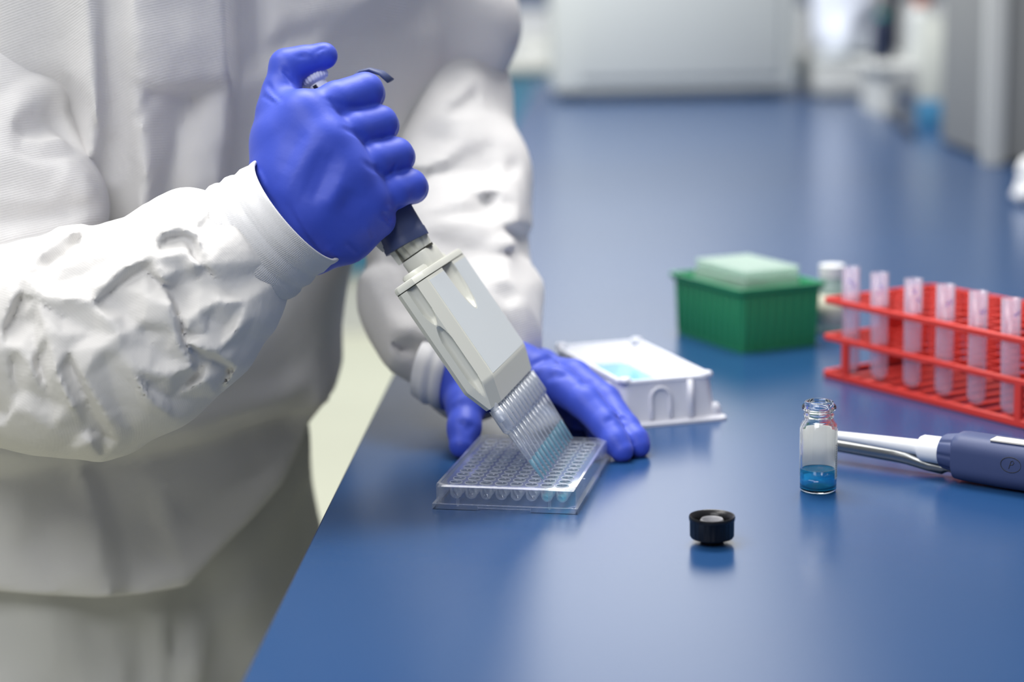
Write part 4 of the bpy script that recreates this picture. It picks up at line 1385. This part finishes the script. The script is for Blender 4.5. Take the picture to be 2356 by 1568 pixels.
F = Field((-0.42, 0.98, 0.83), (-0.115, 1.26, 1.09), 0.0021)
F.chain([(at(-130, 780, 1.155), .056), (at(0, 812, 1.135), .051), (at(110, 790, 1.125), .0600), (at(215, 785, 1.122), .0625), (at(310, 760, 1.12), .0570), (at(395, 702, 1.118), .0515), (at(465, 650, 1.12), .0460), (at(508, 618, 1.122), .0405)], .010)
# puffs and drapes
F.cone(at(425, 505, 1.115), at(400, 560, 1.11), .016, .026, .02)
F.cone(at(230, 1010, 1.125), at(140, 950, 1.13), .007, .018, .014)
F.cone(at(292, 1010, 1.12), at(250, 985, 1.12), .004, .010, .010)
F.cone(at(528, 812, 1.118), at(470, 760, 1.12), .006, .020, .012)
F.cone(at(565, 740, 1.12), at(510, 700, 1.12), .008, .020, .012)
F.ripple(0.0012, 0.07, 21)
cr = lambda pts: [(x * .4785, 350 + y * .4785) for x, y in pts]
AR = [
    ([(490, 375), (400, 360), (290, 410), (170, 500), (135, 600), (115, 685)], .0050, .011),
    ([(420, 350), (440, 480), (300, 540)], .0035, .012),
    ([(380, 440), (320, 510), (240, 545)], -.0050, .016),
    ([(115, 685), (220, 700), (330, 700), (450, 735)], .0060, .011),
    ([(450, 725), (490, 660), (590, 560), (680, 520), (740, 420)], .0065, .013),
    ([(560, 500), (640, 500), (700, 440)], .0035, .010),
    ([(500, 690), (600, 620), (690, 560)], -.0040, .014),
    ([(735, 420), (790, 385), (870, 365), (950, 400)], .0060, .010),
    ([(790, 425), (860, 408), (930, 432)], -.0030, .012),
    ([(760, 430), (740, 510), (780, 610), (830, 740), (870, 900)], .0065, .010),
    ([(800, 640), (840, 740), (885, 890), (960, 1060)], -.0090, .015),
    ([(770, 630), (850, 650), (940, 615), (990, 560)], -.0060, .016),
    ([(900, 420), (930, 500), (1000, 560), (1060, 630)], -.0045, .012),
    ([(900, 480), (940, 540), (1000, 545)], .0050, .010),
    ([(880, 905), (970, 950), (1040, 960), (1130, 860), (1220, 790)], .0060, .012),
    ([(880, 905), (960, 770), (1060, 720), (1180, 720)], .0050, .011),
    ([(1060, 960), (1090, 1000), (1130, 1030)], .0050, .013),
    ([(900, 930), (1000, 990), (1110, 1040)], -.0070, .016),
    ([(450, 735), (520, 800), (580, 880), (585, 960)], .0060, .011),
    ([(470, 720), (600, 780), (700, 860)], -.0035, .014),
    ([(585, 955), (480, 945), (330, 950)], .0055, .012),
    ([(620, 870), (700, 810), (820, 870)], .0045, .012),
    ([(700, 690), (780, 800), (850, 900), (930, 1020), (985, 1095)], .0060, .011),
    ([(585, 955), (640, 1040), (720, 1060), (810, 1080), (925, 1015)], .0060, .013),
    ([(620, 1040), (690, 1130), (760, 1220), (850, 1285)], .0060, .011),
    ([(180, 700), (220, 860), (270, 1050), (340, 1210), (430, 1390), (490, 1475)], .0065, .013),
    ([(190, 720), (300, 880), (400, 1080), (500, 1250), (570, 1395)], .0050, .012),
    ([(160, 820), (180, 1000), (240, 1200)], -.0050, .018),
    ([(330, 1000), (420, 1200), (500, 1360)], -.0045, .018),
    ([(110, 640), (60, 720), (10, 840)], .0060, .011),
    ([(60, 600), (110, 640)], .0050, .010),
    ([(100, 700), (60, 800), (25, 850)], -.0060, .012),
    ([(0, 600), (50, 605), (110, 650)], .0045, .010),
    ([(10, 850), (25, 940), (100, 945), (155, 1030), (185, 930), (225, 915)], .0050, .010),
    ([(225, 915), (240, 1050), (330, 1220)], .0040, .010),
    ([(0, 1320), (60, 1240), (150, 1260), (250, 1330), (330, 1420)], .0040, .012),
    ([(60, 1020), (80, 1150), (40, 1260)], -.0040, .016),
    ([(0, 1390), (200, 1430), (350, 1455), (490, 1475), (620, 1410)], .0035, .012),
    ([(640, 1130), (700, 1250), (640, 1350)], .0030, .012),
    ([(960, 640), (1050, 640), (1100, 670)], -.0030, .010),
    ([(1000, 880), (900, 850), (880, 800)], .0040, .010),
    ([(740, 280), (820, 330), (960, 330)], .0030, .014),
    ([(860, 200), (880, 290), (960, 370)], -.0025, .016),
]
FA = []
for p_, a_, w_ in AR:
    q_ = cr(p_); m_ = len(q_) - 1
    FA.append([(x, y, a_ * 1000 * (1.2 if a_ > 0 else 0.85) * (0.7 if k in (0, m_) else 1.0)) for k, (x, y) in enumerate(q_)])
OUT = [(x, 440) for x in range(-200, 760, 80)] + [(x, 1130) for x in range(-200, 760, 80)] + [(-200, y) for y in range(500, 1130, 100)] + [(700, y) for y in range(500, 1130, 100)]
OUT += cr([(600, 380), (220, 380), (60, 520), (400, 600), (600, 650), (250, 640), (300, 800), (450, 860), (120, 780), (60, 1100), (140, 1150), (330, 1100), (520, 1020), (560, 1200), (700, 1120), (820, 1180), (880, 560), (1100, 850), (1000, 800), (860, 300), (980, 250),
           (720, 920), (640, 700), (780, 980), (1180, 900), (1050, 1180), (400, 1330), (250, 1250)])
F.facet(FA, OUT, 1.09, 1.16, 1.0, 2, 2.0)
slv = pchild('forearm_sleeve', F.mesh('forearm_sleeve'), M_sleeve)


def cuff(name, pts, h, rings, knit_axis, nrib, parent=None):
    """knitted cuff: a tube of rings (centre, radius across, radius deep) with rolls and fine ribs running along it"""
    bm = bmesh.new()
    n = 400
    loops = []
    for (c, X, Y, ra, rb) in rings:
        lp = []
        for k in range(n):
            a = 2 * PI * k / n
            q = 1 + nrib * (1 if (k // 1) % 2 else -1)
            lp.append(c + X * math.cos(a) * ra * q + Y * math.sin(a) * rb * q)
        loops.append(lp)
    loft(bm, loops, cap0=False, cap1=False)
    me = bpy.data.meshes.new(name)
    bmesh.ops.recalc_face_normals(bm, faces=bm.faces)
    bm.to_mesh(me); bm.free()
    me.polygons.foreach_set('use_smooth', [True] * len(me.polygons))
    return pchild(name, me, M_knit)


def make_rings(c0, c1, e0, e1, prof, D0, lip=0.0022):
    """c0/c1: pixel centres of the back and front ends, e0/e1: pixel half-vectors of the widest line, prof: (t, scale)"""
    out = []
    for t, sc, sh in prof:
        cx = c0[0] + (c1[0] - c0[0]) * t; cy = c0[1] + (c1[1] - c0[1]) * t
        hx = e0[0] + (e1[0] - e0[0]) * t; hy = e0[1] + (e1[1] - e0[1]) * t
        c = at(cx + sh * 0, cy, D0); X = at(cx + hx, cy + hy, D0) - c; ra = np.linalg.norm(X); X = X / ra
        ax = at(c1[0], c1[1], D0) - at(c0[0], c0[1], D0); ax /= np.linalg.norm(ax)
        ax = ax + _F * -0.25; ax -= X * (ax @ X); ax /= np.linalg.norm(ax)
        Y = np.cross(ax, X)
        out.append((c, X, Y, ra * sc, ra * sc * .86))
    return out


prof = [(-.2, .80), (-.06, .98), (.00, 1.06), (.05, 1.10), (.10, 1.11), (.15, 1.08), (.19, 1.02), (.23, 1.03), (.28, 1.07), (.34, 1.085), (.40, 1.07), (.45, 1.03), (.50, 1.035), (.56, 1.05), (.62, 1.03), (.67, .995), (.72, 1.0),
        (.78, 1.015), (.84, 1.0), (.90, .985), (.95, .995), (.985, .995), (1.0, .985), (1.005, .965), (.99, .945), (.90, .93), (.7, .92)]
prof = [(a, b, 0) for a, b in prof]
rg = make_rings((530, 590), (683, 484), (-84, -118), (-93, -116), prof, 1.118)
cuff('knit_cuff', None, 0, rg, None, 0.011)

# ---- right gloved fist
D = 1.150


def hp_(x, y, z):
    return at(x, y, D - z / 1000.0)


F = Field((-0.185, 1.03, 0.94), (-0.01, 1.22, 1.185), 0.00115)
mm = 0.001
def ch(pts, k): F.chain([(hp_(x, y, z), r * mm) for x, y, z, r in pts], k * mm)
# palm and back of the hand
ch([(600, 470, 18, 20), (660, 430, 22, 19), (700, 262, 27, 13.0)], 10)
ch([(640, 520, 18, 21), (690, 450, 27, 19), (745, 326, 31, 13.5)], 10)
ch([(670, 550, 16, 21), (720, 490, 26, 19), (800, 404, 29, 12.8)], 10)
ch([(720, 570, 12, 15), (760, 525, 18, 17), (848, 465, 23, 12.0)], 10)
ch([(735, 565, 8, 13), (800, 545, 12, 13), (868, 505, 14, 11)], 8)
ch([(638, 262, 10, 12.0), (634, 330, 10, 12.5), (634, 400, 14, 13)], 9)
ch([(655, 300, 16, 13), (690, 330, 20, 15)], 9)
ch([(690, 290, 25, 14), (735, 365, 29, 14), (775, 425, 28, 14), (825, 480, 20, 13)], 12)
ch([(650, 330, 22, 16), (690, 400, 26, 18), (735, 465, 25, 18), (780, 515, 18, 17)], 12)
ch([(725, 300, 27, 13), (775, 370, 28, 13), (830, 440, 23, 12)], 12)
ch([(655, 250, 14, 12), (700, 300, 20, 14)], 9)
F.cone(hp_(747, 322, 35), hp_(742, 330, 35), .0090, .0090, .012)
F.cone(hp_(702, 258, 30), hp_(700, 262, 30), .0080, .0080, .012)
F.cone(hp_(800, 402, 32), hp_(798, 406, 32), .0080, .0080, .012)
F.cone(hp_(850, 462, 27), hp_(848, 466, 27), .0065, .0065, .007)
F.folds([([(725, 300), (690, 380), (650, 470)], .0012, .009), ([(710, 300), (675, 340), (650, 400)], -.0010, .010), ([(770, 345), (745, 400), (720, 470)], -.0016, .010),
         ([(790, 410), (745, 480)], .0012, .009), ([(820, 440), (790, 490)], -.0012, .009)], .95, 1.3)
palm_v = F.v
# each finger is its own blend so that creases stay sharp between neighbours
def finger(pts, kin=1.6, k=4.0):
    G = Field(F.lo, F.lo + (F.n - 1) * F.h, F.h); G.n = F.n; G.v = np.full(tuple(F.n), 0.03, np.float32); G.ax = F.ax
    G.chain([(hp_(x, y, z), r * mm) for x, y, z, r in pts], kin * mm)
    a = F.v; d = G.v
    h = np.clip(0.5 + 0.5 * (a - d) / (k * mm), 0, 1)
    F.v = a + (d - a) * h - k * mm * h * (1 - h)
finger([(722, 260, 25, 12.0), (775, 232, 19, 11.6), (840, 209, 8, 10.8), (846, 216, -4, 10.2), (806, 240, -26, 8.6), (745, 262, -26, 7.6)], k=3.0)
finger([(760, 322, 28, 12.0), (815, 299, 20, 11.4), (874, 283, 8, 10.4), (880, 289, -4, 9.8), (840, 312, -26, 8.6), (775, 335, -26, 7.6)], k=2.6)
finger([(810, 398, 26, 11.8), (860, 371, 19, 11.2), (911, 357, 8, 10.5), (917, 361, -4, 9.8), (880, 384, -25, 8.4), (820, 405, -25, 7.4)], k=2.6)
finger([(855, 462, 19, 11.5), (905, 440, 14, 10.6), (943, 427, 5, 10.0), (949, 432, -5, 9.4), (915, 452, -22, 7.8), (870, 468, -22, 7.0)], k=2.6)
# thumb
finger([(640, 262, 9, 11.5), (648, 215, 7, 11.0), (660, 152, 5, 9.6), (700, 140, 3, 8.2), (744, 129, 1, 6.9), (748, 128, 1, 6.6)], kin=5, k=4.5)
c1 = lambda pts: [(550 + x / 2.614, 60 + y / 2.614) for x, y in pts]
F.folds([
    (c1([(520, 440), (580, 465), (650, 484), (740, 488)]), -.0012, .0034), (c1([(540, 478), (610, 494), (690, 498)]), -.0006, .0030),
    (c1([(622, 615), (690, 640), (770, 672)]), -.0012, .0034),
    (c1([(745, 815), (800, 850), (860, 882)]), -.0012, .0034), (c1([(940, 835), (925, 862), (915, 884)]), -.0012, .0022),
    (c1([(265, 255), (300, 300), (345, 345)]), -.0020, .0026), (c1([(250, 270), (300, 340), (330, 370)]), .0008, .0022),
    (c1([(345, 185), (410, 180), (480, 185)]), -.0009, .0022), (c1([(400, 165), (460, 190), (500, 150)]), .0008, .0020), (c1([(470, 165), (490, 140), (520, 130)]), -.0008, .0018),
    (c1([(165, 340), (210, 400), (270, 455)]), -.0009, .0022), (c1([(150, 375), (200, 425), (240, 455)]), .0008, .0020), (c1([(140, 420), (180, 440), (215, 462)]), -.0008, .0018),
    (c1([(870, 1100), (930, 1110), (960, 1130)]), .0012, .0026), (c1([(860, 1120), (900, 1170), (950, 1160)]), -.0012, .0024), (c1([(950, 1085), (975, 1110), (990, 1130)]), -.0012, .0022),
    (c1([(850, 1150), (890, 1190), (910, 1215)]), .0010, .0024), (c1([(780, 1220), (800, 1270), (790, 1320)]), -.0008, .0024), (c1([(640, 1300), (690, 1340), (720, 1370)]), -.0008, .0026),
    (c1([(520, 1330), (560, 1370), (620, 1390)]), .0008, .0026), (c1([(110, 870), (140, 930), (160, 990)]), .0012, .0030), (c1([(120, 960), (170, 1020), (230, 1110)]), -.0010, .0030),
    (c1([(300, 1080), (380, 1220), (480, 1370)]), -.0009, .0030), (c1([(330, 1100), (410, 1240), (520, 1380)]), .0008, .0026),
    (c1([(755, 1200), (790, 1260), (800, 1300)]), .0008, .0022),
], .95, 1.3)
glove1 = pchild('glove', F.mesh('glove'), M_glove)

# ---- far sleeve: left arm
F = Field((-0.20, 1.12, 0.89), (0.065, 1.66, 1.34), 0.0042)
F.chain([(at(890, -180, 1.54), .074), (at(925, 20, 1.53), .068), (at(975, 230, 1.51), .064), (at(1024, 440, 1.45), .0585), (at(1032, 560, 1.41), .0570), (at(1045, 690, 1.36), .054), (at(1078, 790, 1.315), .043), (at(1085, 850, 1.300), .034)], .02)
F.cone(at(935, 705, 1.36), at(968, 830, 1.31), .026, .018, .02)
F.cone(at(1130, 650, 1.36), at(1160, 740, 1.34), .020, .012, .02)
F.ripple(0.002, 0.09, 31)
c3 = lambda pts: [(700 + x * .574, y * .574) for x, y in pts]
FS = [[(x, y, a_ * 650) for x, y in c3(p_)] for p_, a_, w_ in [
    ([(640, -20), (560, 60), (470, 140), (370, 195)], .012, .020), ([(380, 210), (370, 330)], -.012, .024), ([(700, 330), (620, 390), (540, 450), (430, 540)], .010, .018),
    ([(680, 370), (600, 440)], -.007, .018), ([(640, 570), (560, 640), (470, 680)], .009, .016), ([(600, 480), (780, 560), (880, 620)], .007, .014), ([(790, 560), (800, 640), (790, 720)], .009, .016),
    ([(880, 620), (860, 700), (830, 760)], .010, .018), ([(470, 700), (600, 690), (740, 700)], -.006, .018), ([(860, 790), (780, 760), (640, 800), (480, 850)], .010, .018),
    ([(740, 780), (730, 860), (850, 940)], -.008, .018), ([(500, 900), (650, 890), (850, 900)], .007, .016), ([(560, 980), (700, 1010), (860, 1000)], -.007, .020), ([(850, 860), (850, 980), (800, 1110)], .009, .016),
    ([(800, 1110), (860, 1150), (880, 1190)], .009, .016), ([(700, 1150), (800, 1240), (900, 1330)], .006, .016), ([(250, 1100), (330, 1260), (350, 1400)], .007, .018), ([(350, 1360), (420, 1330), (480, 1350)], .007, .012),
    ([(380, 1400), (440, 1390), (460, 1450)], -.006, .014), ([(240, 1050), (400, 1040), (560, 1100)], -.006, .02), ([(660, 60), (700, 180), (720, 300)], .006, .02), ([(440, 1000), (480, 1100), (560, 1200)], .006, .02)]]
OUT = [(x, -120) for x in range(700, 1400, 90)] + [(x, 980) for x in range(700, 1400, 90)] + [(720, y) for y in range(0, 980, 90)] + [(1330, y) for y in range(0, 980, 90)]
OUT += c3([(520, 250), (650, 250), (600, 330), (720, 450), (560, 560), (700, 620), (830, 680), (560, 720), (650, 860), (760, 840), (600, 940), (760, 930), (700, 1080), (500, 950), (400, 1150), (600, 1180), (740, 1080), (830, 1020), (820, 1200), (700, 1300), (450, 1250), (550, 1350), (740, 20), (700, 100)])
F.facet(FS, OUT, 1.36, 1.50, 1.0, 1)

pchild('far_sleeve', F.mesh('far_sleeve'), M_coat)
prof2 = [(-.4, .9, 0), (.0, 1.0, 0), (.12, 1.05, 0), (.3, 1.03, 0), (.42, .98, 0), (.55, 1.03, 0), (.7, 1.06, 0), (.85, 1.04, 0), (.95, 1.0, 0), (1.0, .96, 0), (.98, .90, 0), (.8, .88, 0)]
rg = make_rings((985, 853), (1032, 872), (-16, 70), (-14, 66), prof2, 1.283)
cuff('knit_cuff', None, 0, rg, None, 0.006)

# ---- left gloved hand steadying the plate
F = Field((-0.075, 1.14, 0.898), (0.125, 1.36, 1.02), 0.0014)
def lp(x, y, d): return at(x, y, d)
F.chain([(at(1040, 872, 1.290), .0215), (at(1100, 862, 1.286), .024), (at(1180, 862, 1.282), .021), (at(1235, 868, 1.276), .0175)], .010)      # wrist to palm, near edge
F.chain([(at(1060, 850, 1.305), .020), (at(1150, 846, 1.312), .022), (at(1240, 858, 1.312), .0175)], .010)
F.chain([(at(1060, 850, 1.315), .018), (at(1150, 850, 1.335), .018), (at(1230, 868, 1.335), .015)], .010)
# thumb down to the bench at the plate's left side
F.chain([(at(1068, 890, 1.280), .0165), (at(1072, 930, 1.262), .0125), (at(1068, 985, 1.246), .0100), (at(1062, 1024, 1.238), .0082)], .006)
base_F = F
def fing2(pts, k=3.0, kin=3.0):
    G = Field(F.lo, F.lo + (F.n - 1) * F.h, F.h); G.n = F.n; G.v = np.full(tuple(F.n), 0.03, np.float32); G.ax = F.ax
    G.chain([(at(x, y, d), r * mm) for x, y, d, r in pts], kin * mm)
    a = F.v; d = G.v
    h = np.clip(0.5 + 0.5 * (a - d) / (k * mm), 0, 1)
    F.v = a + (d - a) * h - k * mm * h * (1 - h)
fing2([(1232, 872, 1.272, 14), (1285, 884, 1.262, 12.0), (1345, 925, 1.248, 10.8), (1392, 976, 1.236, 9.6), (1415, 1015, 1.227, 8.6), (1430, 1036, 1.2235, 7.6)])
fing2([(1240, 858, 1.305, 13.5), (1320, 868, 1.290, 11.8), (1392, 922, 1.268, 10.4), (1440, 984, 1.246, 9.0), (1462, 1012, 1.237, 8.4), (1470, 1026, 1.2345, 7.4)])
fing2([(1236, 868, 1.330, 12.5), (1310, 900, 1.322, 11.0), (1360, 950, 1.300, 9.8), (1385, 1000, 1.280, 8.6), (1392, 1015, 1.274, 7.6)])
fing2([(1215, 880, 1.345, 11), (1280, 905, 1.345, 10.0), (1320, 950, 1.330, 8.6), (1335, 985, 1.316, 7.4)])
c2 = lambda pts: [(940 + x * .26786, 800 + y * .26786) for x, y in pts]
F.folds([(c2(p_), a_, w_) for p_, a_, w_ in [
    ([(1050, 170), (1130, 120), (1250, 80)], -.0014, .004), ([(1060, 210), (1180, 170), (1300, 180)], .0012, .005), ([(1450, 330), (1520, 300), (1600, 300)], -.0012, .004),
    ([(1760, 500), (1800, 540), (1860, 600)], .0012, .003), ([(1740, 560), (1800, 600), (1870, 620)], -.0014, .003), ([(1680, 640), (1760, 600)], -.0010, .003),
    ([(1180, 280), (1250, 240), (1360, 250)], -.0012, .004), ([(430, 620), (500, 700), (560, 640)], -.0012, .004), ([(380, 500), (420, 450), (470, 430)], .0010, .004)]], 1.1, 1.5)
glove2 = pchild('glove', F.mesh('glove'), M_glove)
